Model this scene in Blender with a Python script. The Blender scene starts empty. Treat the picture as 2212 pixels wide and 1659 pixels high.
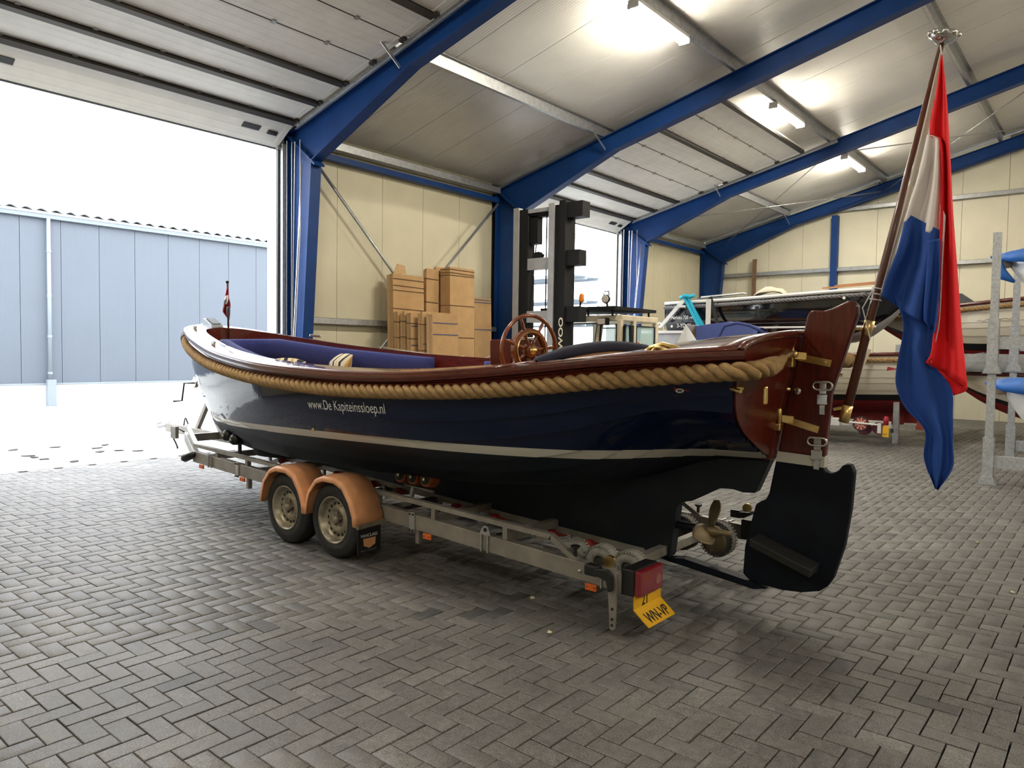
import bpy, bmesh, math, random
import numpy as np
from mathutils import Vector, Matrix
S = bpy.context.scene
COL = S.collection
# ---------------------------------------------------------------- camera
F_PX, YAW, PITCH, ROLL, CAM_H = 1581.9, math.radians(39.906), math.radians(2.491), math.radians(0.827), 1.65
_fw = Vector((-math.sin(YAW)*math.cos(PITCH), math.cos(YAW)*math.cos(PITCH), -math.sin(PITCH)))
_rt = Vector((math.cos(YAW), math.sin(YAW), 0)); _up = _rt.cross(_fw)
_r = _rt*math.cos(ROLL) + _up*math.sin(ROLL); _u = -_rt*math.sin(ROLL) + _up*math.cos(ROLL)
cd = bpy.data.cameras.new('camera'); cam = bpy.data.objects.new('camera', cd); COL.objects.link(cam)
cd.sensor_width = 36.0; cd.sensor_fit = 'HORIZONTAL'; cd.lens = F_PX/2212*36.0; cd.clip_end = 300; cd.clip_start = 0.05
M = Matrix.Identity(4)
for i in range(3):
    M[i][0] = _r[i]; M[i][1] = _u[i]; M[i][2] = -_fw[i]
M[2][3] = CAM_H
cam.matrix_world = M; S.camera = cam
def ray(x, y): return _fw + _r*((x-1106)/F_PX) - _u*((y-829.5)/F_PX)
def px(x, y, ax, v):                      # photo pixel -> point on the plane axis ax = v
    d = ray(x, y); o = Vector((0, 0, CAM_H)); return o + d*((v-o[ax])/d[ax])
# ---------------------------------------------------------------- sky, exposure
W = bpy.data.worlds.new('overcast'); S.world = W; W.use_nodes = True
_bg = W.node_tree.nodes['Background']; _bg.inputs[0].default_value = (0.93, 0.965, 1.0, 1); _bg.inputs[1].default_value = 5.6
S.view_settings.view_transform = 'Standard'; S.view_settings.look = 'None'; S.view_settings.gamma = 1.0
S.view_settings.use_curve_mapping = False; S.view_settings.exposure = 0.75
S.cycles.use_denoising = True; S.cycles.max_bounces = 6; S.cycles.diffuse_bounces = 4; S.cycles.glossy_bounces = 3; S.cycles.transmission_bounces = 4; S.cycles.adaptive_threshold = 0.08; S.cycles.adaptive_min_samples = 16
S.cycles.sample_clamp_indirect = 6.0; S.cycles.use_light_tree = False; S.cycles.caustics_reflective = False; S.cycles.caustics_refractive = False
LAMP = 150.0
# ---------------------------------------------------------------- helpers
random.seed(7)
MATS = {}
def mat(name, col, rough=0.5, metal=0.0, var=0.0, scale=8.0, bump=0.0, bscale=60.0, coat=0.0, wave=None, emit=None, spec=0.5,
        col2=None, stretch=None, alpha=1.0, trans=0.0, rvar=0.0):
    if name in MATS: return MATS[name]
    m = bpy.data.materials.new(name); m.use_nodes = True; nt = m.node_tree; b = nt.nodes['Principled BSDF']; L = nt.links
    b.inputs['Base Color'].default_value = (*col, 1); b.inputs['Roughness'].default_value = rough; b.inputs['Metallic'].default_value = metal
    b.inputs['Specular IOR Level'].default_value = spec; b.inputs['Coat Weight'].default_value = coat; b.inputs['Coat Roughness'].default_value = 0.06
    if trans: b.inputs['Transmission Weight'].default_value = trans
    if alpha < 1: b.inputs['Alpha'].default_value = alpha
    if emit: b.inputs['Emission Color'].default_value = (*emit[0], 1); b.inputs['Emission Strength'].default_value = emit[1]
    tc = nt.nodes.new('ShaderNodeTexCoord'); src = tc.outputs['Object']
    if stretch:
        mp = nt.nodes.new('ShaderNodeMapping'); mp.inputs['Scale'].default_value = stretch; L.new(src, mp.inputs['Vector']); src = mp.outputs[0]
    if var or col2 or rvar:
        n = nt.nodes.new('ShaderNodeTexNoise'); n.inputs['Scale'].default_value = scale; n.inputs['Detail'].default_value = 5; L.new(src, n.inputs['Vector'])
        if var or col2:
            r = nt.nodes.new('ShaderNodeValToRGB'); r.color_ramp.elements[0].position = 0.3; r.color_ramp.elements[1].position = 0.7
            c2 = col2 if col2 else tuple(min(1, c*(1+var)) for c in col); c1 = col if col2 else tuple(c*(1-var) for c in col)
            r.color_ramp.elements[0].color = (*c1, 1); r.color_ramp.elements[1].color = (*c2, 1)
            L.new(n.outputs['Fac'], r.inputs[0]); L.new(r.outputs[0], b.inputs['Base Color'])
        if rvar:
            mr = nt.nodes.new('ShaderNodeMapRange'); mr.inputs[3].default_value = max(0.02, rough-rvar); mr.inputs[4].default_value = min(1, rough+rvar)
            L.new(n.outputs['Fac'], mr.inputs[0]); L.new(mr.outputs[0], b.inputs['Roughness'])
    h = None
    if bump:
        n2 = nt.nodes.new('ShaderNodeTexNoise'); n2.inputs['Scale'].default_value = bscale; n2.inputs['Detail'].default_value = 3; L.new(src, n2.inputs['Vector']); h = n2.outputs['Fac']
        bp = nt.nodes.new('ShaderNodeBump'); bp.inputs['Strength'].default_value = bump; bp.inputs['Distance'].default_value = 0.01; L.new(h, bp.inputs['Height']); L.new(bp.outputs[0], b.inputs['Normal'])
    if wave:                                # (axis, period in metres, strength): pressed ribs of sheet metal
        w = nt.nodes.new('ShaderNodeTexWave'); w.wave_type = 'BANDS'; w.bands_direction = wave[0]; w.wave_profile = 'SIN'
        w.inputs['Scale'].default_value = 0.31416/wave[1]; w.inputs['Distortion'].default_value = 0; L.new(tc.outputs['Object'], w.inputs['Vector'])
        cr = nt.nodes.new('ShaderNodeValToRGB'); cr.color_ramp.elements[0].position = 0.72; cr.color_ramp.elements[1].position = 0.92; L.new(w.outputs['Fac'], cr.inputs[0])
        bp = nt.nodes.new('ShaderNodeBump'); bp.inputs['Strength'].default_value = wave[2]; bp.inputs['Distance'].default_value = 0.006
        L.new(cr.outputs[0], bp.inputs['Height']); L.new(bp.outputs[0], b.inputs['Normal'])
    MATS[name] = m; return m
def link(name, me, m, parent=None):
    o = bpy.data.objects.new(name, me); COL.objects.link(o)
    if m and not me.materials: me.materials.append(m)
    if parent: o.parent = parent
    return o
class MB:
    def __init__(s): s.v = []; s.f = []
    def add(s, vs, fs, Mx=None):
        n = len(s.v); s.v += [tuple(Mx @ Vector(p)) if Mx else tuple(p) for p in vs]; s.f += [tuple(i+n for i in q) for q in fs]; return s
    def box(s, x0, x1, y0, y1, z0, z1, Mx=None):
        return s.add([(x0,y0,z0),(x1,y0,z0),(x1,y1,z0),(x0,y1,z0),(x0,y0,z1),(x1,y0,z1),(x1,y1,z1),(x0,y1,z1)],
                     [(0,3,2,1),(4,5,6,7),(0,1,5,4),(1,2,6,5),(2,3,7,6),(3,0,4,7)], Mx)
    def bar(s, p, q, w, h, up=(0,0,1)):     # box from p to q, w across, h along up
        p, q = Vector(p), Vector(q); d = (q-p).normalized(); u = Vector(up); sd = d.cross(u)
        if sd.length < 1e-4: u = Vector((1,0,0)); sd = d.cross(u)
        sd.normalize(); u = sd.cross(d).normalized(); a = sd*(w/2); b = u*(h/2)
        vs = [p-a-b, p+a-b, p+a+b, p-a+b, q-a-b, q+a-b, q+a+b, q-a+b]
        return s.add(vs, [(0,1,2,3),(7,6,5,4),(0,4,5,1),(1,5,6,2),(2,6,7,3),(3,7,4,0)])
    def tube(s, pts, r, n=10, closed=False, cap=True):
        P = [Vector(p) for p in pts]; k = len(P); rr = r if isinstance(r, (list, tuple)) else [r]*k
        T = []
        for i in range(k):
            a = P[(i-1) % k] if (closed or i) else P[i]; b = P[(i+1) % k] if (closed or i < k-1) else P[i]
            T.append((b-a).normalized())
        nrm = T[0].orthogonal().normalized(); rows = []
        for i in range(k):
            nrm = (nrm - T[i]*nrm.dot(T[i])).normalized(); bn = T[i].cross(nrm)
            rows.append([P[i] + (nrm*math.cos(2*math.pi*j/n) + bn*math.sin(2*math.pi*j/n))*rr[i] for j in range(n)])
        return s.grid(rows, wrap_v=True, wrap_u=closed, caps=cap and not closed)
    def grid(s, rows, wrap_v=False, wrap_u=False, caps=False, flip=False):
        k, n = len(rows), len(rows[0]); base = len(s.v)
        for row in rows: s.v += [tuple(p) for p in row]
        for i in range(k if wrap_u else k-1):
            for j in range(n if wrap_v else n-1):
                a, b = base+i*n+j, base+i*n+(j+1) % n; c, d = base+((i+1) % k)*n+(j+1) % n, base+((i+1) % k)*n+j
                s.f.append((a,d,c,b) if flip else (a,b,c,d))
        if caps:
            s.f.append(tuple(base+j for j in range(n))[::1 if flip else -1]); s.f.append(tuple(base+(k-1)*n+j for j in range(n))[::-1 if flip else 1])
        return s
    def lathe(s, prof, c, axis, n=24, closed=False, caps=True):   # prof: (along axis, radius)
        a = Vector(axis).normalized(); e = a.orthogonal().normalized(); g = a.cross(e); c = Vector(c)
        rows = [[c + a*t + (e*math.cos(2*math.pi*j/n) + g*math.sin(2*math.pi*j/n))*r for j in range(n)] for t, r in prof]
        return s.grid(rows, wrap_v=True, wrap_u=closed, caps=caps and not closed)
    def prism(s, poly, ax, a0, a1):         # polygon (2 coords, axis ax left out) extruded from a0 to a1
        def P(p, a): q = list(p); q.insert(ax, a); return tuple(q)
        n = len(poly); vs = [P(p, a0) for p in poly] + [P(p, a1) for p in poly]
        return s.add(vs, [tuple(range(n)), tuple(range(2*n-1, n-1, -1))] + [(i, i+n, (i+1) % n+n, (i+1) % n) for i in range(n)])
    def sphere(s, c, r, n=12, sc=(1,1,1)):
        c = Vector(c); rows = []
        for i in range(n//2+1):
            t = math.pi*(0.02 + 0.96*i/(n//2)); rows.append([c + Vector((math.sin(t)*math.cos(2*math.pi*j/n)*sc[0], math.sin(t)*math.sin(2*math.pi*j/n)*sc[1], math.cos(t)*sc[2]))*r for j in range(n)])
        return s.grid(rows, wrap_v=True, caps=True)
    def mesh(s, name, smooth=False):
        me = bpy.data.meshes.new(name); me.from_pydata(s.v, [], s.f); bm = bmesh.new(); bm.from_mesh(me)
        bmesh.ops.recalc_face_normals(bm, faces=bm.faces); bm.to_mesh(me); bm.free()
        if smooth: me.polygons.foreach_set('use_smooth', [True]*len(me.polygons))
        return me
    def build(s, name, m, parent=None, smooth=False, bevel=0.0, solid=0.0, auto=None):
        o = link(name, s.mesh(name, smooth or auto), m, parent)
        if solid: md = o.modifiers.new('thickness', 'SOLIDIFY'); md.thickness = solid; md.offset = 0
        if bevel: md = o.modifiers.new('edges', 'BEVEL'); md.width = bevel; md.segments = 2; md.limit_method = 'ANGLE'; md.angle_limit = 0.6
        if auto:
            o.data.set_sharp_from_angle(angle=math.radians(auto))
        return o
def tag(o, label, cat=None, group=None, kind=None):
    if label: o['label'] = label
    if cat: o['category'] = cat
    if group: o['group'] = group
    if kind: o['kind'] = kind
    return o
def thing(name, label, cat, loc=(0,0,0), rz=0, group=None):
    o = bpy.data.objects.new(name, None); COL.objects.link(o); o.location = loc; o.rotation_euler = (0,0,rz); o.empty_display_size = 0.1
    return tag(o, label, cat, group)
def copy_tree(o, parent=None):
    c = o.copy(); COL.objects.link(c)
    if parent: c.parent = parent
    for ch in o.children: copy_tree(ch, c)
    return c
def text(name, body, m, parent, Mx, size, font_sx=1.0, depth=0.001, shear=0.0, align='LEFT', bold=0.0):
    cu = bpy.data.curves.new(name, 'FONT'); cu.body = body; cu.size = size; cu.extrude = depth; cu.shear = shear; cu.align_x = align; cu.offset = bold
    t = bpy.data.objects.new('tmp_text', cu); COL.objects.link(t); dg = bpy.context.evaluated_depsgraph_get(); me = bpy.data.meshes.new_from_object(t.evaluated_get(dg))
    bpy.data.objects.remove(t); me.transform(Mx @ Matrix.Diagonal((font_sx,1,1,1))); me.materials.clear(); return link(name, me, m, parent)
def frame_mx(o, xdir, ydir):                # matrix with given origin, x and y directions
    x = Vector(xdir).normalized(); y = Vector(ydir); z = x.cross(y).normalized(); y = z.cross(x)
    m = Matrix.Identity(4)
    for i in range(3): m[i][0] = x[i]; m[i][1] = y[i]; m[i][2] = z[i]; m[i][3] = o[i]
    return m
def lerp(a, b, t): return a+(b-a)*t
def interp(tab, x):                         # smooth (Catmull-Rom / monotone) table lookup
    xs = [t[0] for t in tab]
    if x <= xs[0]: return tab[0][1]
    if x >= xs[-1]: return tab[-1][1]
    for i in range(len(xs)-1):
        if xs[i] <= x <= xs[i+1]:
            h = xs[i+1]-xs[i]; t = (x-xs[i])/h
            def sl(k):
                if k == 0: return (tab[1][1]-tab[0][1])/(xs[1]-xs[0])
                if k == len(xs)-1: return (tab[-1][1]-tab[-2][1])/(xs[-1]-xs[-2])
                return (tab[k+1][1]-tab[k-1][1])/(xs[k+1]-xs[k-1])
            a, b = tab[i][1], tab[i+1][1]
            return (2*t**3-3*t*t+1)*a + (t**3-2*t*t+t)*h*sl(i) + (-2*t**3+3*t*t)*b + (t**3-t*t)*h*sl(i+1)
# ================================================================ materials of the hall
XW = -11.0                                   # inner face of the wall with the roller doors
M_BLUE = mat('blue_steel', (0.0045, 0.040, 0.175), 0.5, var=0.12, scale=3, spec=0.3)
M_GALV = mat('galvanised', (0.42, 0.43, 0.44), 0.42, 0.75, var=0.15, scale=14)
M_DARKST = mat('dark_strut', (0.055, 0.05, 0.045), 0.5, 0.3)
M_CREAM = mat('cream_cladding', (0.62, 0.575, 0.42), 0.5, var=0.04, scale=2, wave=('Y', 0.10, 0.10))
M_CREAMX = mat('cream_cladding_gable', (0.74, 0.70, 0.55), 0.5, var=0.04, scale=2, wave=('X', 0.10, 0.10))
M_ROOF = mat('roof_sheet', (0.80, 0.785, 0.745), 0.32, var=0.05, scale=1.5, wave=('Y', 0.0525, 0.9))
M_DOOR = mat('door_panel', (0.76, 0.745, 0.70), 0.45, var=0.05, scale=4, wave=('X', 0.125, 0.25))
M_BLACKP = mat('black_plastic', (0.012, 0.012, 0.013), 0.4)
M_STEEL = mat('bright_steel', (0.6, 0.6, 0.6), 0.28, 0.9, var=0.1, scale=30)
M_ROPEW = mat('white_cord', (0.7, 0.69, 0.66), 0.8)
M_JOINT = mat('joint_sand', (0.020, 0.018, 0.016), 0.95, var=0.3, scale=9, bump=0.4, bscale=120)
M_LAMP = mat('lamp_diffuser', (0.9, 0.85, 0.7), 0.4, emit=((1.0, 0.92, 0.76), LAMP))
M_WHITEP = mat('white_plastic', (0.75, 0.74, 0.70), 0.4)
ROOF_M = 0.2475
def roof_z(x): return 5.26 + ROOF_M*(10.8 - abs(x))
def struct(o, label=None): o['kind'] = 'structure'; (o.__setitem__('label', label) if label else None); return o
# ================================================================ floor of concrete pavers in herringbone
BL, BW, BH = 0.21, 0.105, 0.07
def paver_mat(name, single):
    m = bpy.data.materials.new(name); m.use_nodes = True; nt = m.node_tree; L = nt.links; b = nt.nodes['Principled BSDF']
    if single: r = nt.nodes.new('ShaderNodeObjectInfo').outputs['Random']
    else:
        at = nt.nodes.new('ShaderNodeAttribute'); at.attribute_name = 'tone'; r = at.outputs['Fac']
    cr = nt.nodes.new('ShaderNodeValToRGB'); e = cr.color_ramp.elements
    e[0].position = 0; e[0].color = (0.070, 0.070, 0.072, 1); e[1].position = 1; e[1].color = (0.175, 0.170, 0.166, 1)
    k = e.new(0.03); k.color = (0.122, 0.119, 0.118, 1); k = e.new(0.93); k.color = (0.152, 0.144, 0.136, 1)
    L.new(r, cr.inputs[0])
    g = nt.nodes.new('ShaderNodeNewGeometry'); pos = g.outputs['Position']
    n1 = nt.nodes.new('ShaderNodeTexNoise'); n1.inputs['Scale'].default_value = 1.1; n1.inputs['Detail'].default_value = 6; L.new(pos, n1.inputs['Vector'])
    n2 = nt.nodes.new('ShaderNodeTexNoise'); n2.inputs['Scale'].default_value = 170; n2.inputs['Detail'].default_value = 3; L.new(pos, n2.inputs['Vector'])
    n3 = nt.nodes.new('ShaderNodeTexNoise'); n3.inputs['Scale'].default_value = 22; n3.inputs['Detail'].default_value = 6; L.new(pos, n3.inputs['Vector'])
    def mulramp(fac, lo, hi, a, bb, prev):
        q = nt.nodes.new('ShaderNodeMapRange'); q.inputs[1].default_value = lo; q.inputs[2].default_value = hi; q.inputs[3].default_value = a; q.inputs[4].default_value = bb; L.new(fac, q.inputs[0])
        mx = nt.nodes.new('ShaderNodeMix'); mx.data_type = 'RGBA'; mx.blend_type = 'MULTIPLY'; mx.inputs[0].default_value = 1
        L.new(prev, mx.inputs[6]); L.new(q.outputs[0], mx.inputs[7]); return mx.outputs[2]
    c = mulramp(n1.outputs['Fac'], 0.3, 0.7, 0.66, 1.14, cr.outputs[0])
    c = mulramp(n2.outputs['Fac'], 0.3, 0.7, 0.45, 1.55, c)
    c = mulramp(n3.outputs['Fac'], 0.3, 0.7, 0.78, 1.22, c)
    L.new(c, b.inputs['Base Color'])
    q = nt.nodes.new('ShaderNodeMapRange'); q.inputs[3].default_value = 0.42; q.inputs[4].default_value = 0.68; L.new(n3.outputs['Fac'], q.inputs[0]); L.new(q.outputs[0], b.inputs['Roughness'])
    bp = nt.nodes.new('ShaderNodeBump'); bp.inputs['Strength'].default_value = 0.35; bp.inputs['Distance'].default_value = 0.004
    ad = nt.nodes.new('ShaderNodeMath'); ad.operation = 'ADD'; L.new(n2.outputs['Fac'], ad.inputs[0]); L.new(n3.outputs['Fac'], ad.inputs[1]); L.new(ad.outputs[0], bp.inputs['Height']); L.new(bp.outputs[0], b.inputs['Normal'])
    return m
M_PAV1, M_PAVN = paver_mat('paver_single', True), paver_mat('paver_field', False)
def herring_cells(x0, x1, y0, y1):
    # exact tiling: cell (i,j) with d=(i-j) mod 4: 0,1 -> stone along x from d=0; 2 -> stone along y covering (i,j),(i,j+1) [d=2 then 1]
    out = []; w = BW
    for i in range(int(math.floor(x0/w)), int(math.ceil(x1/w))):
        for j in range(int(math.floor(y0/w)), int(math.ceil(y1/w))):
            d = (i-j) % 4
            if d == 0: out.append(((i+1)*w, (j+0.5)*w, True))
            elif d == 3: out.append(((i+0.5)*w, (j+1)*w, False))
    return out
floor = MB().box(XW-0.05, 11.2, -9, 23.3, -0.2, -0.026).build('floor', M_JOINT); struct(floor, 'dark grey concrete pavers laid in herringbone across the hall floor')
FX0, FX1, FY0, FY1 = XW, 7.0, -1.0, 23.1
stones = [s_ for s_ in herring_cells(FX0, FX1, FY0, FY1) if FX0+0.02 < s_[0]]
GX, GY, CH = 0.0075, 0.0042, 0.0032           # joint widths (half-open, wide across x) and arris
def stone_mesh(name, ax):
    hx, hy = (BL/2, BW/2) if ax else (BW/2, BL/2); hx -= GX/2; hy -= GY/2
    v = [(-hx,-hy,-0.03),(hx,-hy,-0.03),(hx,hy,-0.03),(-hx,hy,-0.03),(-hx,-hy,-CH*0.6),(hx,-hy,-CH*0.6),(hx,hy,-CH*0.6),(-hx,hy,-CH*0.6),
         (-hx+CH,-hy+CH,0),(hx-CH,-hy+CH,0),(hx-CH,hy-CH,0),(-hx+CH,hy-CH,0)]
    f = [(0,1,5,4),(1,2,6,5),(2,3,7,6),(3,0,4,7),(4,5,9,8),(5,6,10,9),(6,7,11,10),(7,4,8,11),(8,9,10,11)]
    return v, f
SX, SY = stone_mesh('sx', True), stone_mesh('sy', False)
def in_view(x, y, pad=60):
    d = Vector((x, y, -CAM_H)); z = d.dot(_fw)
    if z < 0.5: return False
    X, Y = 1106+F_PX*d.dot(_r)/z, 829.5-F_PX*d.dot(_u)/z
    return -pad < X < 2212+pad and -pad < Y < 1659+pad
near = sorted([i for i, s_ in enumerate(stones) if in_view(s_[0], s_[1], -30)], key=lambda i: stones[i][0]**2+stones[i][1]**2)[:300]
nearset = set(near)
rnd = random.Random(3)
meX = bpy.data.meshes.new('paver'); meX.from_pydata(SX[0], [], SX[1]); meX.materials.append(M_PAV1)
meY = bpy.data.meshes.new('paver_cross'); meY.from_pydata(SY[0], [], SY[1]); meY.materials.append(M_PAV1)
for i in near:
    x, y, ax = stones[i]; o = bpy.data.objects.new('paving_stone', meX if ax else meY); COL.objects.link(o); o.parent = floor
    o.location = (x+rnd.uniform(-.001,.001), y+rnd.uniform(-.001,.001), rnd.uniform(-.0035,0)); o.rotation_euler = (rnd.uniform(-.004,.004), rnd.uniform(-.004,.004), rnd.uniform(-.01,.01))
rest = [s_ for i, s_ in enumerate(stones) if i not in nearset]
R = np.random.RandomState(5); N = len(rest); C_ = np.array([(a, b) for a, b, _ in rest]); AX = np.array([c for _, _, c in rest])
base = np.where(AX[:, None, None], np.array(SX[0])[None], np.array(SY[0])[None])
rot = R.uniform(-.012, .012, N); tx, ty = R.uniform(-.004, .004, N), R.uniform(-.004, .004, N); dz = R.uniform(-.003, 0, N)
vx = base[:, :, 0]*np.cos(rot)[:, None]-base[:, :, 1]*np.sin(rot)[:, None]; vy = base[:, :, 0]*np.sin(rot)[:, None]+base[:, :, 1]*np.cos(rot)[:, None]
vz = base[:, :, 2]+dz[:, None]+base[:, :, 0]*ty[:, None]+base[:, :, 1]*tx[:, None]
V = np.stack([vx+C_[:, 0:1], vy+C_[:, 1:2], vz], 2).reshape(-1, 3)
Fq = (np.array(SX[1])[None]+12*np.arange(N)[:, None, None]).reshape(-1, 4)
me = bpy.data.meshes.new('paving_field'); me.vertices.add(len(V)); me.vertices.foreach_set('co', V.ravel().astype(np.float32))
me.loops.add(Fq.size); me.loops.foreach_set('vertex_index', Fq.ravel().astype(np.int32)); me.polygons.add(len(Fq)); me.polygons.foreach_set('loop_start', np.arange(0, Fq.size, 4, dtype=np.int32))
me.update(calc_edges=True)
at = me.attributes.new('tone', 'FLOAT', 'FACE'); at.data.foreach_set('value', np.repeat(R.uniform(0, 1, N), 9).astype(np.float32))
o = link('paving_field', me, M_PAVN, floor); o['kind'] = 'stuff'
# ================================================================ outside ground
M_OUT = mat('yard_paving', (0.34, 0.34, 0.33), 0.7, var=0.1, scale=1.2, bump=0.2, bscale=20)
og = MB().box(-60, XW-0.05, -30, 70, -0.25, -0.004).build('yard_ground', M_OUT); tag(og, 'pale paved yard outside the open doors', None, None, 'structure')
# ================================================================ walls
def clad_wall(name, label, ax, v, thick, a0, a1, top, m, joint0, skip=(), step=1.05, z0=0.0, mback=None):
    """row of upright cladding panels on the plane axis ax = v (ax 0: runs along y; ax 1: runs along x)"""
    b = MB()
    root = bpy.data.objects.new(name, None); COL.objects.link(root); struct(root, label)
    k = math.floor((a0-joint0)/step); edges = [a0]
    while joint0+step*(k+1) < a1-0.02:
        k += 1
        if joint0+step*k > a0+0.02: edges.append(joint0+step*k)
    edges.append(a1); g = 0.004
    for e0, e1 in zip(edges[:-1], edges[1:]):
        mid = (e0+e1)/2
        if any(s0 < mid < s1 for s0, s1 in skip): continue
        p = MB()
        z_0, z_1 = top(e0+g), top(e1-g)
        if ax == 0:
            p.prism([(e0+g, z0), (e1-g, z0), (e1-g, z_1), (e0+g, z_0)], 0, v-thick, v)
        else:
            p.prism([(e0+g, z0), (e1-g, z0), (e1-g, z_1), (e0+g, z_0)], 1, v, v+thick)
        p.build('cladding_panel', m, root)
    bk = MB()
    segs = []; cur = a0
    for s0, s1 in sorted(skip):
        if s0 > cur: segs.append((cur, s0))
        cur = max(cur, s1)
    if cur < a1: segs.append((cur, a1))
    for s0, s1 in segs:
        n = 8
        for i in range(n):
            t0, t1 = lerp(s0, s1, i/n), lerp(s0, s1, (i+1)/n); poly = [(t0, z0), (t1, z0), (t1, top(t1)+0.02), (t0, top(t0)+0.02)]
            if ax == 0: bk.prism(poly, 0, v-thick-0.06, v-thick*0.6)
            else: bk.prism(poly, 1, v+thick*0.6, v+thick+0.06)
    bk.build('backing', mback or M_JOINT, root)
    return root
D1, D2 = (2.05, 6.95), (12.75, 17.62)
wl = clad_wall('wall_left', 'cream clad wall between the two open overhead doors', 0, XW, 0.06, -9, 23.15, lambda y: 5.48, M_CREAM, 8.17, skip=[(D1[0]-0.1, D1[1]+0.12), (D2[0]-0.12, D2[1]+0.12)])
wb = clad_wall('wall_back', 'cream clad gable wall at the far end of the hall', 1, 23.12, 0.06, XW, 11.0, lambda x: roof_z(x)+0.17, M_CREAMX, -6.72+0.02, step=1.05)
wr = MB().box(11.0, 11.1, -9, 23.2, 0, 5.48).build('wall_right', M_CREAM); struct(wr, 'cream clad side wall opposite the doors')
wf = MB().prism([(-11, 0), (11, 0), (11, 5.48), (0, roof_z(0)+0.25), (-11, 5.48)], 1, -9.1, -9.0).build('wall_front', M_CREAMX); struct(wf, 'cream clad gable wall behind the viewer')
# door lintels above the openings and pale jamb reveals outside
M_REVEAL = mat('white_trim', (0.55, 0.58, 0.62), 0.4)
for k, (d0, d1) in enumerate((D1, D2)):
    tr = MB().box(XW-0.06, XW+0.02, d0-0.12, d1+0.12, 5.06, 5.48).build('trim_%d' % (k+1), M_CREAM); struct(tr, 'lintel strip above an overhead door')
    for s, y in ((0, d0-0.12), (1, d1+0.0)):
        tr = MB().box(XW-0.30, XW-0.02, y, y+0.12, 0, 5.25).build('trim_%d' % (3+2*k+s), M_REVEAL); struct(tr, 'pale folded jamb beside an overhead door')
# ================================================================ roof sheets
ceil = bpy.data.objects.new('ceiling', None); COL.objects.link(ceil); struct(ceil, 'grey ribbed steel roof sheets seen from below')
y = 8.17-1.05*17
while y < 23.2:
    y1 = min(y+1.05, 23.25)
    for sgn in (-1, 1):
        if sgn == 1 and y > 8.17-1.05*17 + 0.5: continue
        ya, yb = (y+0.006, y1-0.006) if sgn == -1 else (-9.1, 23.25)
        z0, z1 = roof_z(11.15)+0.2, roof_z(0)+0.2
        p = MB().add([(sgn*11.15, ya, z0), (0, ya, z1), (0, yb, z1), (sgn*11.15, yb, z0), (sgn*11.15, ya, z0+.06), (0, ya, z1+.06), (0, yb, z1+.06), (sgn*11.15, yb, z0+.06)],
                     [(0,3,2,1),(4,5,6,7),(0,1,5,4),(1,2,6,5),(2,3,7,6),(3,0,4,7)])
        p.build('roof_panel', M_ROOF, ceil)
    y += 1.05
MB().prism([(-11.3, roof_z(11.3)+0.262), (0, roof_z(0)+0.262), (11.3, roof_z(11.3)+0.262), (11.3, roof_z(11.3)+0.3), (0, roof_z(0)+0.3), (-11.3, roof_z(11.3)+0.3)], 1, -9.2, 23.4).build('roof_deck', M_JOINT, ceil)
# ================================================================ portal frames
FRAMES = [7.15, 12.5, 17.87, 22.88]
FLAB = ['blue steel portal frame nearest the bow, beside the big left door', 'blue steel portal frame behind the cardboard, left of the forklift mast', 'blue steel portal frame right of the forklift door', 'blue steel portal frame against the far gable wall']
def flange(b, pts, yc, w=0.2, t=0.016):
    for p, q in zip(pts[:-1], pts[1:]): b.bar((p[0], yc, p[1]), (q[0], yc, q[1]), w, t, up=(0,1,0)) if False else b.bar((p[0], yc, p[1]), (q[0], yc, q[1]), t, w, up=(0,1,0))
for Y, lab in zip(FRAMES, FLAB):
    fr = thing('portal_frame', lab, 'steel frame', (-10.7, Y, 0), 0, 'blue portal frames')
    Mi = Matrix.Translation((10.7, -Y, 0))
    def B(b, name, m=M_BLUE, bev=0): 
        o = b.build(name, m, fr, bevel=bev); o.matrix_parent_inverse = Mi; return o
    oc, ic = [(-10.93, 0.0), (-10.93, 5.235)], [(-10.56, 0.0), (-10.19, 4.68)]
    b = MB().prism([(-10.93, 0), (-10.56, 0), (-10.19, 4.68), (-10.93, 5.235)], 1, Y-.005, Y+.005); flange(b, oc, Y); flange(b, ic, Y); b.box(-10.98, -10.5, Y-.14, Y+.14, 0.0, 0.025); B(b, 'column')
    for sg in (1, -1):
        top = [(-10.93*sg, 5.235), (0, roof_z(0))]; bot = [(-10.19*sg, 4.70), (-7.85*sg, 5.665), (0, roof_z(0)-0.335)]
        b = MB().prism([top[0], top[1], bot[2], bot[1], bot[0]], 1, Y-.005, Y+.005); flange(b, top, Y); flange(b, bot, Y); B(b, 'rafter')
    b = MB(); b.bar((-10.90, Y, 5.225), (-10.10, Y, 4.62), 0.03, 0.2, up=(0,1,0)); B(b, 'knee_plate')
    for t in (0.12, 0.6, 0.75, 0.9):
        c = Vector((lerp(-10.90, -10.10, t), Y-.065, lerp(5.225, 4.62, t))); B(MB().lathe([(-.035, .014), (.035, .014)], c, (0.6, 0, 0.8), 6), 'bolt', M_DARKST)
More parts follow.
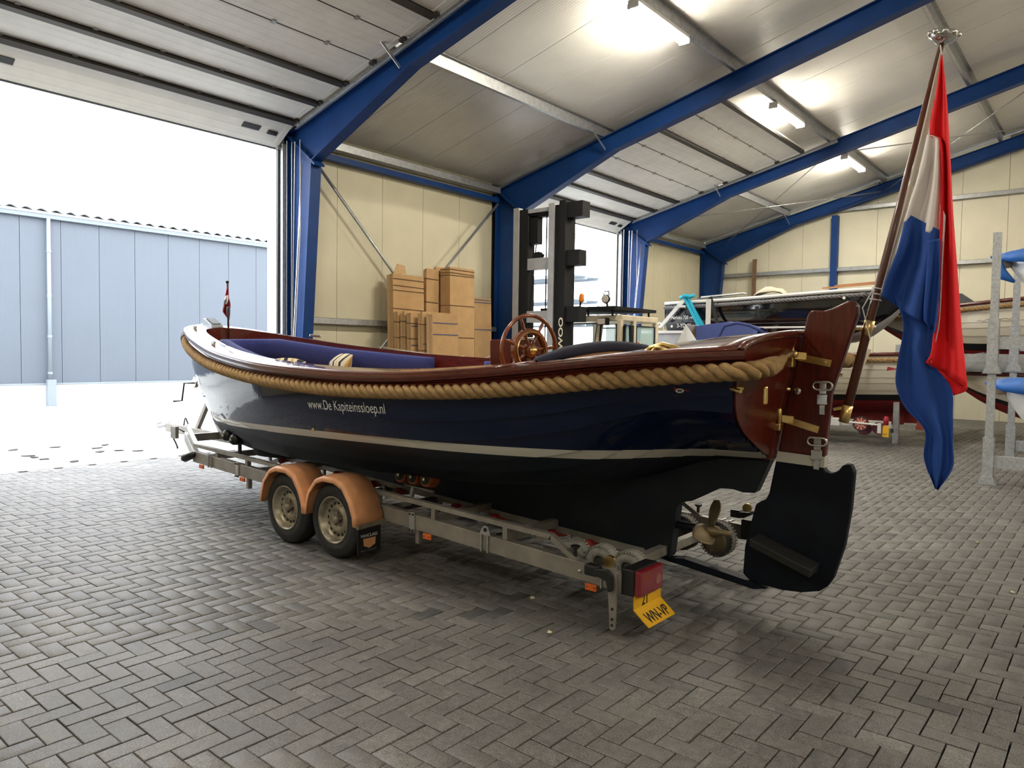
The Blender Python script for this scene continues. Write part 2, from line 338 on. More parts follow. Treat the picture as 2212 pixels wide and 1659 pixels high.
# far right columns are outside the picture
# ================================================================ purlins, eaves beams, girts, braces
def zbeam(name, lab, x, y0, y1, z, h=0.2, w=0.065, cat='purlin', group='galvanised roof purlins', m=M_GALV):
    b = MB(); b.box(x-.0015, x+.0015, y0, y1, z, z+h); b.box(x, x+w, y0, y1, z+h-.004, z+h); b.box(x-w, x, y0, y1, z, z+.004); b.box(x-w, x-w+.003, y0, y1, z, z+.02)
    return tag(b.build(name, m), lab, cat, group)
zbeam('roof_purlin', 'galvanised roof purlin nearest the door wall, crossing above the cardboard stacks', -8.1, 1.8, 22.95, roof_z(8.1)+.012, .185)
zbeam('roof_purlin', 'galvanised roof purlin that carries the tube lamps', -5.4, 1.8, 22.95, roof_z(5.4)+.012, .185)
zbeam('roof_purlin', 'galvanised roof purlin behind the top of the flagstaff', -2.67, 1.8, 22.95, roof_z(2.67)+.012, .185)
zbeam('roof_purlin', 'galvanised ridge purlin at the top right corner', -0.15, 1.8, 22.95, roof_z(0.15)+.012, .185)
b = MB().box(-10.98, -10.78, 7.26, 12.4, 5.295, 5.30); b.box(-10.783, -10.78, 7.26, 12.4, 5.17, 5.30); b.box(-10.98, -10.78, 7.26, 12.4, 5.165, 5.17)
tag(b.build('eaves_beam', M_GALV), 'galvanised eaves channel above the cardboard bay', 'beam', 'eaves channels')
b = MB().box(-10.98, -10.78, 17.98, 22.78, 5.295, 5.30); b.box(-10.783, -10.78, 17.98, 22.78, 5.17, 5.30); b.box(-10.98, -10.78, 17.98, 22.78, 5.165, 5.17)
tag(b.build('eaves_beam', M_GALV), 'galvanised eaves channel in the far corner bay', 'beam', 'eaves channels')
def sq(name, lab, p, q, w, h, m, cat, group=None, up=(0,0,1)): return tag(MB().bar(p, q, w, h, up).build(name, m), lab, cat, group)
sq('tie_beam', 'blue square tie beam above the cardboard stacks', (-10.86, 7.26, 5.02), (-10.86, 12.4, 5.02), .1, .1, M_BLUE, 'beam', 'blue tie beams')
sq('tie_beam', 'blue square tie beam in the far corner bay', (-10.86, 17.98, 5.02), (-10.86, 22.78, 5.02), .1, .1, M_BLUE, 'beam', 'blue tie beams')
def girt(lab, p, q, ax):
    b = MB()
    if ax == 1:
        b.box(p[0]-.07, p[0]+.07, p[1], q[1], p[2]-.004, p[2]); b.box(p[0]+.067, p[0]+.07, p[1], q[1], p[2]-.1, p[2]); b.box(p[0]-.07, p[0]+.07, p[1], q[1], p[2]-.104, p[2]-.1)
    else:
        b.box(p[0], q[0], p[1]-.07, p[1]+.07, p[2]-.004, p[2]); b.box(p[0], q[0], p[1]-.07, p[1]-.067, p[2]-.1, p[2]); b.box(p[0], q[0], p[1]-.07, p[1]+.07, p[2]-.104, p[2]-.1)
    return tag(b.build('wall_girt', M_GALV), lab, 'girt', 'galvanised wall girts')
girt('galvanised wall girt behind the cardboard stacks', (-10.92, 7.26, 2.21), (-10.92, 12.4, 2.21), 1)
girt('lower galvanised girt on the far gable wall, left of its blue post', (-10.5, 23.04, 4.30), (-6.86, 23.04, 4.30), 0)
girt('lower galvanised girt on the far gable wall, behind the flag', (-6.68, 23.04, 4.30), (0.0, 23.04, 4.30), 0)
girt('upper galvanised girt on the far gable wall, behind the flag', (-6.68, 23.04, 6.05), (0.0, 23.04, 6.05), 0)
tag(MB().box(-6.86, -6.68, 22.9, 23.08, 0, roof_z(6.77)-0.42).build('gable_post', M_BLUE), 'blue upright post on the far gable wall', 'post')
for i, (a, c, lab) in enumerate([((-10.79, 7.42, 5.0), (-10.79, 12.2, 0.30), 'steel cross brace falling from the left frame to behind the cardboard'), ((-10.725, 12.25, 4.9), (-10.725, 7.45, 0.20), 'steel cross brace falling leftwards from the frame by the forklift')]):
    b = MB().tube([a, c], 0.028, 8); tag(b.build('brace_rod', M_GALV, smooth=True), lab, 'brace', 'bay braces')
for a, c, lab in [((-10.1, 17.95, 5.25), (-5.5, 22.8, 6.35), 'thin roof brace rod rising towards the far gable'), ((-5.5, 17.95, 6.37), (-10.1, 22.8, 5.27), 'thin roof brace rod falling to the far corner'),
                  ((-5.4, 17.95, 6.37), (-1.0, 22.8, 7.5), 'thin roof brace rod rising behind the flag'), ((-1.0, 17.95, 7.5), (-5.4, 22.8, 6.37), 'thin roof brace rod crossing behind the flagstaff')]:
    tag(MB().tube([a, c], 0.013, 6).build('roof_brace', M_GALV, smooth=True), lab, 'brace', 'roof brace rods')
# flange stays: short flats between purlins and rafters
def stay(lab, p, q): tag(MB().bar(p, q, .045, .006, up=(1,0,0)).build('rafter_stay', M_STEEL), lab, 'bracket', 'rafter stays')
stay('white metal stay on the nearest blue rafter', (-8.1, 6.72, roof_z(8.1)+.03), (-8.05, 7.05, 5.66))
stay('galvanised stay hanging at the second blue rafter', (-8.1, 12.05, roof_z(8.1)+.03), (-8.05, 12.40, 5.68))
stay('galvanised stay at the third blue rafter', (-8.1, 17.45, roof_z(8.1)+.03), (-8.05, 17.77, 5.68))
stay('galvanised stay at the far blue rafter', (-8.1, 22.40, roof_z(8.1)+.03), (-8.05, 22.78, 5.68))
# ================================================================ tube lamps
def tube_lamp(xs, yc_, lab, L_=1.55):
    z = roof_z(5.45)-.03
    lm = thing('tube_lamp', lab, 'lamp', (xs, yc_, z), 0, 'tube lamps')
    MB().box(-.085, .085, -L_/2, L_/2, -.02, .035).build('housing', M_WHITEP, lm)
    for k in (-1, 1): MB().box(-.02, .02, k*L_*.385-.02, k*L_*.385+.02, .035, .10).build('hanger', M_GALV, lm)
    pr = [(-.085, -.02), (-.08, -.055), (-.05, -.09), (.05, -.09), (.08, -.055), (.085, -.02)]
    MB().prism(pr, 1, -L_/2+.02, L_/2-.02).build('diffuser', M_LAMP, lm)
    for k in (-1, 1): MB().box(-.087, .087, k*L_/2-.012, k*L_/2+.012, -.088, -.02).build('end_cap', M_WHITEP, lm)
tube_lamp(-5.45, 9.80, 'largest lit tube lamp, top middle under the roof')
tube_lamp(-5.45, 15.1, 'lit tube lamp between the second and third blue rafters')
tube_lamp(-5.45, 19.8, 'smallest lit tube lamp, nearest the far gable')
tube_lamp(-5.45, 3.2, 'lit tube lamp above the stern, above the top edge of the picture')
tube_lamp(-5.45, -3.5, 'lit tube lamp behind the viewer on the door side')
for y_, l_ in ((20.0, 'nearest the far gable'), (15.1, 'level with the forklift door'), (9.8, 'level with the cardboard'), (4.4, 'level with the sloop'), (-3.5, 'behind the viewer')): tube_lamp(5.45, y_, 'lit tube lamp on the roof slope right of the picture, '+l_)
# ================================================================ overhead doors, rolled up under the roof
def sect_door(n, lab, y0, y1, last, strut_on, jamb_track):
    root = bpy.data.objects.new('door_%d' % n, None); COL.objects.link(root); struct(root, lab)
    pts = [(-11.02, 5.00), (-10.44, 5.355)]
    while len(pts) < last+1: pts.append((pts[-1][0]+0.645, pts[-1][1]+0.645*0.243))
    for i in range(last):
        (xa, za), (xb, zb) = pts[i], pts[i+1]; d = Vector((xb-xa, 0, zb-za)); L_ = d.length; d.normalize(); nrm = Vector((-d.z, 0, d.x))
        s_ = MB(); a = Vector((xa, y0, za))+d*.004; c = Vector((xb, y0, zb))-d*.004; w = Vector((0, y1-y0, 0)); t = nrm*.04
        s_.add([a, c, c+w, a+w, a+t, c+t, c+w+t, a+w+t], [(0,3,2,1),(4,5,6,7),(0,1,5,4),(1,2,6,5),(2,3,7,6),(3,0,4,7)])
        pn = s_.build('door_section', M_DOOR, root)
        for e in (y0, y1):                                     # plain end caps of each section
            q = MB().bar(Vector((xa, e-(.045 if e == y1 else -.045), za))+d*.01-nrm*.003, Vector((xb, e-(.045 if e == y1 else -.045), zb))-d*.01-nrm*.003, .09, .006, up=nrm); q.build('end_cap', M_WHITEP, pn)
        jx, jz = xb, zb
        if i < last:
            if i in strut_on:                                  # dark reinforcing profile along the joint
                c0 = Vector((jx, 0, jz))-d*.05-nrm*.03
                MB().bar((c0.x, y0+.1, c0.z), (c0.x, y1-.03, c0.z), .085, .05, up=nrm).build('strut', M_DARKST, root)
            if i < last-1:
                MB().bar((jx-nrm.x*.002, y0+.02, jz-nrm.z*.002), (jx-nrm.x*.002, y1-.02, jz-nrm.z*.002), .012, .006, up=nrm).build('joint_strip', M_BLACKP, root)
                for k in range(1, 6):
                    yy = lerp(y0, y1, k/6); MB().bar((jx-d.x*.03-nrm.x*.008, yy, jz-d.z*.03-nrm.z*.008), (jx+d.x*.035-nrm.x*.008, yy, jz+d.z*.035-nrm.z*.008), .06, .014, up=nrm).build('hinge', M_GALV, root)
                for e, sg in ((y1-.02, 1), (y0+.02, -1)):      # roller carriers on the edges
                    r_ = MB().bar((jx-.05, e, jz-.03), (jx+.05, e, jz-.005), .07, .05, up=nrm).build('roller_carrier', M_DARKST, root)
                    MB().lathe([(-.02, .024), (.02, .024)], (jx, e+sg*.04, jz-.02), (0,1,0), 10).build('roller', M_STEEL, r_)
    # bottom section fittings
    (xa, za), (xb, zb) = pts[0], pts[1]; d = Vector((xb-xa, 0, zb-za)).normalized(); nrm = Vector((-d.z, 0, d.x))
    MB().bar(Vector((xa, y0, za))+nrm*.02-d*.015, Vector((xa, y1, za))+nrm*.02-d*.015, .03, .05, up=nrm).build('bottom_seal', M_BLACKP, root)
    for yy, wd in ((y1-.62, .30), (y0+.9, .30)):
        c = Vector((xa, yy, za))+d*.32-nrm*.004; MB().bar(c-Vector((0, wd/2, 0)), c+Vector((0, wd/2, 0)), .10, .012, up=nrm).build('sight_window', M_BLACKP, root)
    c = Vector((xa, y1-.24, za))+d*.30-nrm*.012; MB().bar(c-Vector((0, .09, 0)), c+Vector((0, .09, 0)), .085, .03, up=nrm).build('recessed_handle', M_BLACKP, root, bevel=.02)
    MB().bar((xa+.03, y1+.015, za-.03), (xa+.03, y1+.015, za+.12), .06, .08).build('bottom_bracket', M_GALV, root)
    # tracks
    for e, sg in ((y1+.055, 1), (y0-.055, -1)):
        b = MB(); p = Vector((-10.55, e, 5.30)); q = Vector((pts[-1][0]+.7, e, pts[-1][1]+.17+(-10.44-pts[0][0])*0)); dd = (q-p).normalized()
        q = p+Vector((1, 0, .243))*((q.x-p.x)); b.bar(p, q, .05, .012, up=(0,0,1)); b.bar(p+Vector((0, sg*.022, -.03)), q+Vector((0, sg*.022, -.03)), .006, .06); b.bar(p+Vector((0, 0, -.06)), q+Vector((0, 0, -.06)), .03, .008); b.build('roof_track', M_GALV, root)
        b = MB(); b.box(XW+.02, XW+.10, e-.015, e+.03, 0, 5.0); b.box(XW+.11, XW+.14, e-.04, e+.03, 0, 5.05); b.build('jamb_track', M_GALV, root)
        MB().box(XW-.01, XW+.018, e-.05, e+.09, 0, 5.05).build('jamb_seal', M_BLACKP, root)
        MB().tube([(XW+.17, e+.02, 0.9), (XW+.17, e+.02, 5.1)], .008, 6).build('lift_cable', M_STEEL, root)
    return root
sect_door(1, 'big left overhead door, raised under the roof above the bow', D1[0], D1[1], 9, {0, 1, 2, 5}, True)
sect_door(2, 'overhead door raised above the forklift', D2[0], D2[1], 8, {0, 1, 2, 5, 7}, True)
# ---- hand chain, cords and conduit beside the first column
def hoist(y, lab_c, lab_r, lab_p, big):
    t = thing('chain_hoist', lab_c, 'chain', (-10.68, y-.02, .9))
    for dx in (0, .09):
        b = MB(); z = 1.75
        pts = [(dx*(0.25+0.75*(zz-1.75)/3.3), 0, zz-.9) for zz in [1.75+3.3*i/12 for i in range(13)]]
        b.tube(pts, .009, 6); b.build('chain_strand', M_STEEL, t)
    c = tag(MB().tube([(-10.42, y-.04, 5.05), (-10.40, y-.04, 3.6), (-10.55, y-.04, 1.75)], .006, 6).build('pull_cord', M_ROPEW), lab_r, 'cord')
    b = MB().tube([(-10.24, y-.125, 4.62), (-10.33, y-.125, 3.4), (-10.45, y-.125, 1.9), (-10.58, y-.125, .4)], .014, 8); tag(b.build('conduit_pipe', M_STEEL, smooth=True), lab_p, 'pipe')
hoist(7.04, 'hand chain of the left door hanging beside the first blue column', 'thin pull cord hanging in front of the first blue column', 'grey conduit pipe running down the first blue column', True)
hoist(17.76, 'hand chain of the forklift door hanging at the third blue column', 'thin pull cord in front of the third blue column', 'grey conduit pipe running down the third blue column', False)
sb = thing('switch_box', 'small black door switch box low on the first blue column', 'switch', (-10.88, 7.02, 1.80)); MB().box(-.05, .12, -.05, 0, -.1, .06).build('case', M_BLACKP, sb, bevel=.01); MB().box(.01, .07, -.056, -.05, -.05, .0).build('screen', M_WHITEP, sb)
# ================================================================ opposite warehouse
M_WBLUE = mat('warehouse_cladding', (0.088, 0.104, 0.130), 0.55, var=0.03, scale=0.6, wave=('Y', 0.0625, 0.25))
M_PLINTH = mat('plinth_white', (0.55, 0.56, 0.56), 0.7)
M_PIPE = mat('pale_pipe', (0.19, 0.22, 0.25), 0.5)
wh = thing('warehouse', 'long blue-grey clad warehouse across the yard', 'building', (-22.6, 9, 0)); WI = Matrix.Translation((22.6, -9, 0))
def WB(b, name, m, parent=None, **k):
    o = b.build(name, m, parent or wh, **k)
    if not parent: o.matrix_parent_inverse = WI
    return o
XWH = -22.6
WB(MB().box(XWH-9, XWH-.06, -5, 17.3, 0, 5.1), 'core', M_PLINTH)
WB(MB().box(XWH-.06, XWH+.03, -5, 17.3, 0, .6), 'plinth', M_PLINTH)
WB(MB().box(XWH-.06, XWH+.06, -5, 17.3, .585, .62), 'sill_flashing', M_PIPE)
k = -11
y = 6.585-10*.985
while y < 17.2:
    WB(MB().box(XWH-.06, XWH, y+.006, y+.979, .62, 5.1), 'wall_panel', M_WBLUE); y += .985
g = WB(MB().prism([(XWH-.02, 5.08), (XWH+.12, 5.08), (XWH+.14, 5.22), (XWH-.02, 5.22)], 1, -5, 17.4), 'gutter', M_PIPE)
g2 = MB().bar((XWH+.145, -5, 5.2), (XWH+.145, 17.4, 5.2), .02, .02); g2.build('gutter_lip', M_PLINTH, g)
rows = []                                                       # corrugated roof edge
for xx, zz in ((XWH+.2, 5.27), (XWH-4.5, 6.1)):
    rows.append([(xx, -5+j*.0443, zz+.035*math.cos(j*math.pi/4)) for j in range(506)])
WB(MB().grid(rows), 'corrugated_roof', mat('roof_dark', (0.05, 0.055, 0.06), 0.7), solid=.012)
b = MB().tube([(XWH+.1, 7.24, 5.1), (XWH+.1, 7.24, .66)], .05, 10); dp = WB(b, 'downpipe', M_PIPE, smooth=True)
for z in (4.2, 3.0, 1.9, .9): MB().lathe([(-.03, .058), (.03, .058)], (XWH+.1, 7.24, z), (0,0,1), 12).build('pipe_collar', M_PIPE, dp)
MB().box(XWH+.03, XWH+.2, 7.15, 7.36, 0, .72).build('shoe', M_PIPE, dp)
# ================================================================ what shows through the forklift door
M_PALE = mat('pale_shed', (0.30, 0.33, 0.36), 0.6, var=0.05)
M_PALEB = mat('pale_blue_sheet', (0.20, 0.25, 0.30), 0.5)
sh = thing('storage_shed', 'pale shed far outside the forklift door', 'building', (-36, 40, 0))
MB().box(-5, 2, -6, -1.5, 0, 4.6).build('wall', M_PALE, sh); MB().prism([(-6.2, 4.6), (-1.3, 4.6), (-3.75, 5.7)], 0, -5.2, 2.2).build('roof', M_PALEB, sh)
for k, (x0, y0) in enumerate([(-26.5, 34.5)]):
    rk = thing('boat_rack', 'pale steel storage rack outside the forklift door, seen right of the mast', 'rack', (x0, y0, 0))
    for lev in range(5):
        z = .55+lev*1.32
        for yy in (-1.3, 0, 1.3): MB().box(-3, 3, yy-.05, yy+.05, z, z+.14).build('shelf_beam', M_PALE, rk)
        MB().box(-3, 3, -1.3, 1.3, z+.14, z+.17).build('shelf', M_PALEB, rk)
    for xx in (-3, 0, 3):
        for yy in (-1.3, 1.3): MB().box(xx-.06, xx+.06, yy-.06, yy+.06, 0, 6.4).build('upright', M_PALE, rk)
# ================================================================ the sloop
YC = 4.65
M_MAHO = mat('mahogany', (0.085, 0.0085, 0.0045), 0.25, var=0.35, scale=5, stretch=(1.2, 14, 14), coat=0.5)
M_MAHOV = mat('mahogany_upright', (0.085, 0.0095, 0.0045), 0.3, var=0.4, scale=5, stretch=(12, 12, 1.2), coat=0.25, spec=0.35)
M_DECK = mat('varnished_deck', (0.105, 0.018, 0.009), 0.24, var=0.25, scale=4, stretch=(1, 10, 10), coat=0.8)
M_TEAK = mat('oiled_teak', (0.33, 0.15, 0.06), 0.45, var=0.2, scale=5, stretch=(1, 12, 12))
M_BRASS = mat('brass', (0.86, 0.62, 0.25), 0.30, 1.0, var=0.1, scale=20)
M_CHROME = mat('chrome', (0.75, 0.75, 0.74), 0.14, 1.0)
M_ANTI = mat('antifouling', (0.0035, 0.006, 0.012), 0.55, var=0.3, scale=6, spec=0.2)
M_STRIPE = mat('boot_stripe', (0.62, 0.60, 0.54), 0.35, coat=0.3)
M_ROPE = mat('manila_rope', (0.40, 0.25, 0.105), 0.85, var=0.22, scale=26, bump=0.8, bscale=260, stretch=(1, 1, 1))
M_CANV = mat('grey_canvas', (0.17, 0.14, 0.12), 0.9, var=0.4, scale=40, bump=0.6, bscale=120)
M_NAVYC = mat('navy_fabric', (0.020, 0.028, 0.145), 0.9, var=0.15, scale=30, bump=0.25, bscale=300)
M_DNAVY = mat('dark_navy_fabric', (0.010, 0.012, 0.035), 0.8, bump=0.25, bscale=300)
def hull_paint():
    m = bpy.data.materials.new('hull_paint'); m.use_nodes = True; nt = m.node_tree; L = nt.links; b = nt.nodes['Principled BSDF']
    g = nt.nodes.new('ShaderNodeNewGeometry'); sx = nt.nodes.new('ShaderNodeSeparateXYZ'); L.new(g.outputs['Position'], sx.inputs[0])
    ma = nt.nodes.new('ShaderNodeMath'); ma.operation = 'MULTIPLY_ADD'; ma.inputs[1].default_value = -0.0265; L.new(sx.outputs['X'], ma.inputs[0]); L.new(sx.outputs['Z'], ma.inputs[2])   # z - .0265 x
    q = nt.nodes.new('ShaderNodeMath'); q.operation = 'SUBTRACT'; L.new(ma.outputs[0], q.inputs[0]); q.inputs[1].default_value = 1.0+0.0265*1.7-0.0001   # height above the stripe's lower edge
    def step(v):
        s_ = nt.nodes.new('ShaderNodeMath'); s_.operation = 'GREATER_THAN'; s_.inputs[1].default_value = v; L.new(q.outputs[0], s_.inputs[0]); return s_.outputs[0]
    a, c = step(0.0), step(0.062)
    n = nt.nodes.new('ShaderNodeTexNoise'); n.inputs['Scale'].default_value = 3.5; n.inputs['Detail'].default_value = 8
    r = nt.nodes.new('ShaderNodeValToRGB'); r.color_ramp.elements[0].position = .35; r.color_ramp.elements[0].color = (0.005, 0.0095, 0.018, 1); r.color_ramp.elements[1].position = .8; r.color_ramp.elements[1].color = (0.016, 0.019, 0.023, 1); L.new(n.outputs['Fac'], r.inputs[0]); L.new(g.outputs['Position'], n.inputs['Vector'])
    m1 = nt.nodes.new('ShaderNodeMix'); m1.data_type = 'RGBA'; L.new(a, m1.inputs[0]); L.new(r.outputs[0], m1.inputs[6]); m1.inputs[7].default_value = (0.62, 0.60, 0.54, 1)
    m2 = nt.nodes.new('ShaderNodeMix'); m2.data_type = 'RGBA'; L.new(c, m2.inputs[0]); L.new(m1.outputs[2], m2.inputs[6]); m2.inputs[7].default_value = (0.0035, 0.0095, 0.040, 1)
    L.new(m2.outputs[2], b.inputs['Base Color']); b.inputs['Specular IOR Level'].default_value = 0.32
    m3 = nt.nodes.new('ShaderNodeMix'); m3.data_type = 'FLOAT'; L.new(a, m3.inputs[0]); m3.inputs[2].default_value = 0.5; m3.inputs[3].default_value = 0.07; L.new(m3.outputs[0], b.inputs['Roughness'])
    bp = nt.nodes.new('ShaderNodeBump'); bp.inputs['Strength'].default_value = 0.05; bp.inputs['Distance'].default_value = 0.02
    n2 = nt.nodes.new('ShaderNodeTexNoise'); n2.inputs['Scale'].default_value = 9; L.new(g.outputs['Position'], n2.inputs['Vector']); L.new(n2.outputs['Fac'], bp.inputs['Height']); L.new(bp.outputs[0], b.inputs['Normal'])
    return m
M_HULL = hull_paint()
HS = [(-8.97, .02), (-8.94, .12), (-8.87, .22), (-8.72, .33), (-8.45, .46), (-8.1, .595), (-7.63, .745), (-7.1, .90), (-6.6, 1.02), (-6, 1.12), (-5.3, 1.18), (-4.6, 1.205), (-4, 1.20), (-3.4, 1.17), (-2.8, 1.10), (-2.2, 1.0), (-1.55, .87)]
ZS = [(-8.97, 1.93), (-8.6, 1.875), (-8.2, 1.81), (-7.6, 1.725), (-7, 1.65), (-6.4, 1.595), (-5.8, 1.55), (-5.2, 1.525), (-4.6, 1.51), (-4, 1.515), (-3.33, 1.555), (-2.8, 1.605), (-2.33, 1.655), (-1.55, 1.705)]
RT = [(-8.97, 1.90), (-8.75, 1.845), (-8.4, 1.765), (-8.0, 1.69), (-7.5, 1.615), (-7.05, 1.566), (-6.36, 1.509), (-5.645, 1.462), (-4.935, 1.437), (-4.45, 1.435), (-3.88, 1.451), (-3.3, 1.478), (-2.755, 1.527), (-2.375, 1.569), (-2.045, 1.599), (-1.785, 1.625), (-1.55, 1.645)]      # top of the rope fender
HW = [(-8.68, .02), (-8.45, .16), (-8.0, .40), (-7.4, .61), (-6.67, .80), (-5.5, .91), (-4.3, .96), (-3.6, .965), (-3.03, .88), (-2.6, .73), (-2.2, .46), (-1.95, .22), (-1.7, .04)]
ZR = [(-8.97, 1.80), (-8.93, 1.55), (-8.84, 1.2), (-8.68, .86), (-8.45, .66), (-8.1, .56), (-7.5, .52), (-6.5, .54), (-5, .58), (-3.8, .64), (-2.9, .74), (-2.3, .85), (-1.7, .99)]
HEEL = math.radians(1.8); HM = Matrix.Translation((0, YC, 1.0)) @ Matrix.Rotation(HEEL, 4, 'X') @ Matrix.Translation((0, -YC, -1.0)); HMI = HM.inverted()   # the boat leans a little towards the viewer
def zw(x): return 1.0+0.0265*(x+1.7)
def rake(x, z):                             # stern stations lean with the transom
    k = max(0.0, min(1.0, (x+2.6)/1.0)); return x + k*0.2*(z-1.79)
def section(x, n=45):
    """points (half breadth, z) of the hull from the keel up to the sheer at station x"""
    hs, zs, zr = interp(HS, x), interp(ZS, x), interp(ZR, x); w = zw(x); hw = max(.02, interp(HW, x)) if x > -8.68 else .02
    if x < -8.53:                            # above the stem foot
        P = [(.02, zr), (.02+(hs-.02)*.30, lerp(zr, zs, .25)), (.02+(hs-.02)*.58, lerp(zr, zs, .5)), (.02+(hs-.02)*.82, lerp(zr, zs, .75)), (hs, zs)]
    elif x > -1.75: P = [(.04, 1.0), (.38, 1.13), (.70, 1.29), (.84, 1.467), (hs, zs)]
    else:
        t = min(1, max(0, (x+2.9)/1.2)); ka = lerp(.66, .35, t) if x > -2.9 else lerp(.5, .66, min(1, (x+8.53)/2.5))
        zm, hm = lerp(w, zs, .45), hw+(hs-hw)*lerp(.68, .80, t)
        P = [(.045, zr), (max(.05, ka*hw), lerp(zr, w, .22)), (hw, w), (hm, zm), (hs, zs)]
        if x > -2.6:
            u = (x+2.6)/.85; Q = [(.04, 1.0), (.38, 1.13), (.70, 1.29), (.84, 1.467), (hs, zs)]; u = min(1, u)**1.5; P = [(lerp(a[0], q_[0], u), lerp(a[1], q_[1], u)) for a, q_ in zip(P, Q)]
    d = [0]
    for a, b_ in zip(P[:-1], P[1:]): d.append(d[-1]+math.hypot(b_[0]-a[0], b_[1]-a[1]))
    th = [(q_, p[0]) for q_, p in zip(d, P)]; tz = [(q_, p[1]) for q_, p in zip(d, P)]
    return [(max(.015, interp(th, d[-1]*i/(n-1))), interp(tz, d[-1]*i/(n-1))) for i in range(n)]
sl = thing('sloop', 'navy blue open sloop with mahogany trim, standing on the boat trailer', 'boat', tuple(HM @ Vector((-5.3, YC, 0)))); sl.rotation_euler = (HEEL, 0, 0); SLI = Matrix.Translation((5.3, -YC, 0))
def SP(b, name, m, parent=None, **k):
    o = b.build(name, m, parent or sl, **k)
    if parent is None: o.matrix_parent_inverse = SLI
    return o
XS = [-1.55-0.0] + [-1.75-.17*i for i in range(1, 40) if -1.75-.17*i > -8.3] + [-8.35, -8.46, -8.56, -8.66, -8.76, -8.84, -8.9, -8.94, -8.962]
SEC = [section(x) for x in XS]; NS = 45; NK = 10
for sg, nm in ((-1, 'near'), (1, 'far')):
    for k in range(NK):
        i0, i1 = round((NS-1)*k/NK), round((NS-1)*(k+1)/NK); rows = []
        for x, sec in zip(XS, SEC):
            row = []
            idx = list(range(i0, i1+1))
            for j, i in enumerate(idx):
                a, c = sec[max(0, i-1)], sec[min(NS-1, i+1)]; ty, tz = c[0]-a[0], c[1]-a[1]; l = math.hypot(ty, tz) or 1; ny, nz = tz/l, -ty/l
                off = 0.020*(1-j/(len(idx)-1))
                if j == 0 and k: row.append((rake(x, sec[i][1]), YC+sg*sec[i][0], sec[i][1]))
                row.append((rake(x, sec[i][1]), YC+sg*max(.012, sec[i][0]+ny*off), sec[i][1]+nz*off))
            rows.append(row)
        SP(MB().grid(rows, flip=(sg == -1)), 'strake', M_HULL, auto=35)
# keel, stem and skeg
kp = [(-8.30, .60), (-7.9, .49), (-7.3, .475), (-2.41, .222), (-2.40, .24), (-2.352, .60), (-2.30, .635), (-2.237, .652), (-2.12, .72), (-2.04, .765), (-1.95, .770), (-1.88, .758), (-1.80, .765), (-1.705, .99), (-1.75, 1.04), (-3, .85), (-5, .68), (-7.5, .62)]
SP(MB().prism(kp, 1, YC-.05, YC+.05), 'keel', M_HULL, bevel=.008)
st = [(rake(x, 0) if False else x, z) for x, z in [(-8.98, 1.88), (-8.96, 1.55), (-8.87, 1.2), (-8.72, .86), (-8.49, .64), (-8.2, .52)]]
SP(MB().prism(st+[(x+.14, z+.02) for x, z in st[::-1]], 1, YC-.03, YC+.03), 'stem', M_HULL, bevel=.006)
# transom of mahogany with arched top, and the sternpost
sec = section(-1.55)
tp = [(p[0], p[1]) for p in sec[::4]]
arch = [(tp[-1][0]*math.cos(a), tp[-1][1]+.088*math.sin(a)**1.0) for a in [math.pi*i/28 for i in range(1, 14)]]
half = tp + arch; poly = half + [(0, tp[-1][1]+.088)] + [(-y_, z) for y_, z in half[::-1]]
b = MB(); vs = [(rake(-1.55, z)+dx, YC+y_, z) for dx in (-.03, .012) for y_, z in poly]; n = len(poly)
b.add(vs, [tuple(range(n)), tuple(range(2*n-1, n-1, -1))]+[(i, i+n, (i+1) % n+n, (i+1) % n) for i in range(n)]); SP(b, 'transom', M_MAHOV)
b = MB(); b.prism([(-1.74, .995), (-1.686, .995), (-1.634, 1.27), (-1.532, 1.78), (-1.58, 1.78)], 1, YC-.10, YC+.10); SP(b, 'sternpost', M_MAHOV, bevel=.008)
b = MB().tube([(rake(-1.55, z)+.005, YC+y_, z) for y_, z in ([tp[-1]]+arch+[(0, tp[-1][1]+.088)]+[(-q[0], q[1]) for q in ([tp[-1]]+arch)[::-1]])], .022, 8); SP(b, 'transom_cap', M_DECK, smooth=True)
# topside rail of mahogany above the rope, both sides
xr = [-1.50, -1.75]+[-1.95-.2*i for i in range(32)]+[-8.48, -8.62, -8.74, -8.83, -8.9, -8.94, -8.96]
def at_h(x, z):
    s_ = section(x)
    for a, c in zip(s_[:-1], s_[1:]):
        if a[1] <= z <= c[1]: return lerp(a[0], c[0], (z-a[1])/(c[1]-a[1]+1e-9))
    return s_[-1][0]
for sg in (-1, 1):
    rows = []
    for x in xr:
        zs, rt, hs = interp(ZS, x), interp(RT, x)-.045, interp(HS, x); hb = at_h(max(x, -8.93), rt); zm = lerp(rt, zs, .5)
        cs = [(hb-.005, rt), (hb+.03, rt), (lerp(hb, hs, .4)+.032, lerp(rt, zs, .42)), (lerp(hb, hs, .45)+.02, lerp(rt, zs, .50)), (lerp(hb, hs, .5)+.022, lerp(rt, zs, .56)), (hs+.045, zs-.045), (hs+.052, zs-.02), (hs+.045, zs), (hs-.02, zs+.004)]
        rows.append([(rake(x, z), YC+sg*max(.0, y_), z) for y_, z in cs])
    SP(MB().grid(rows), 'rail_strake', M_MAHO, auto=40)
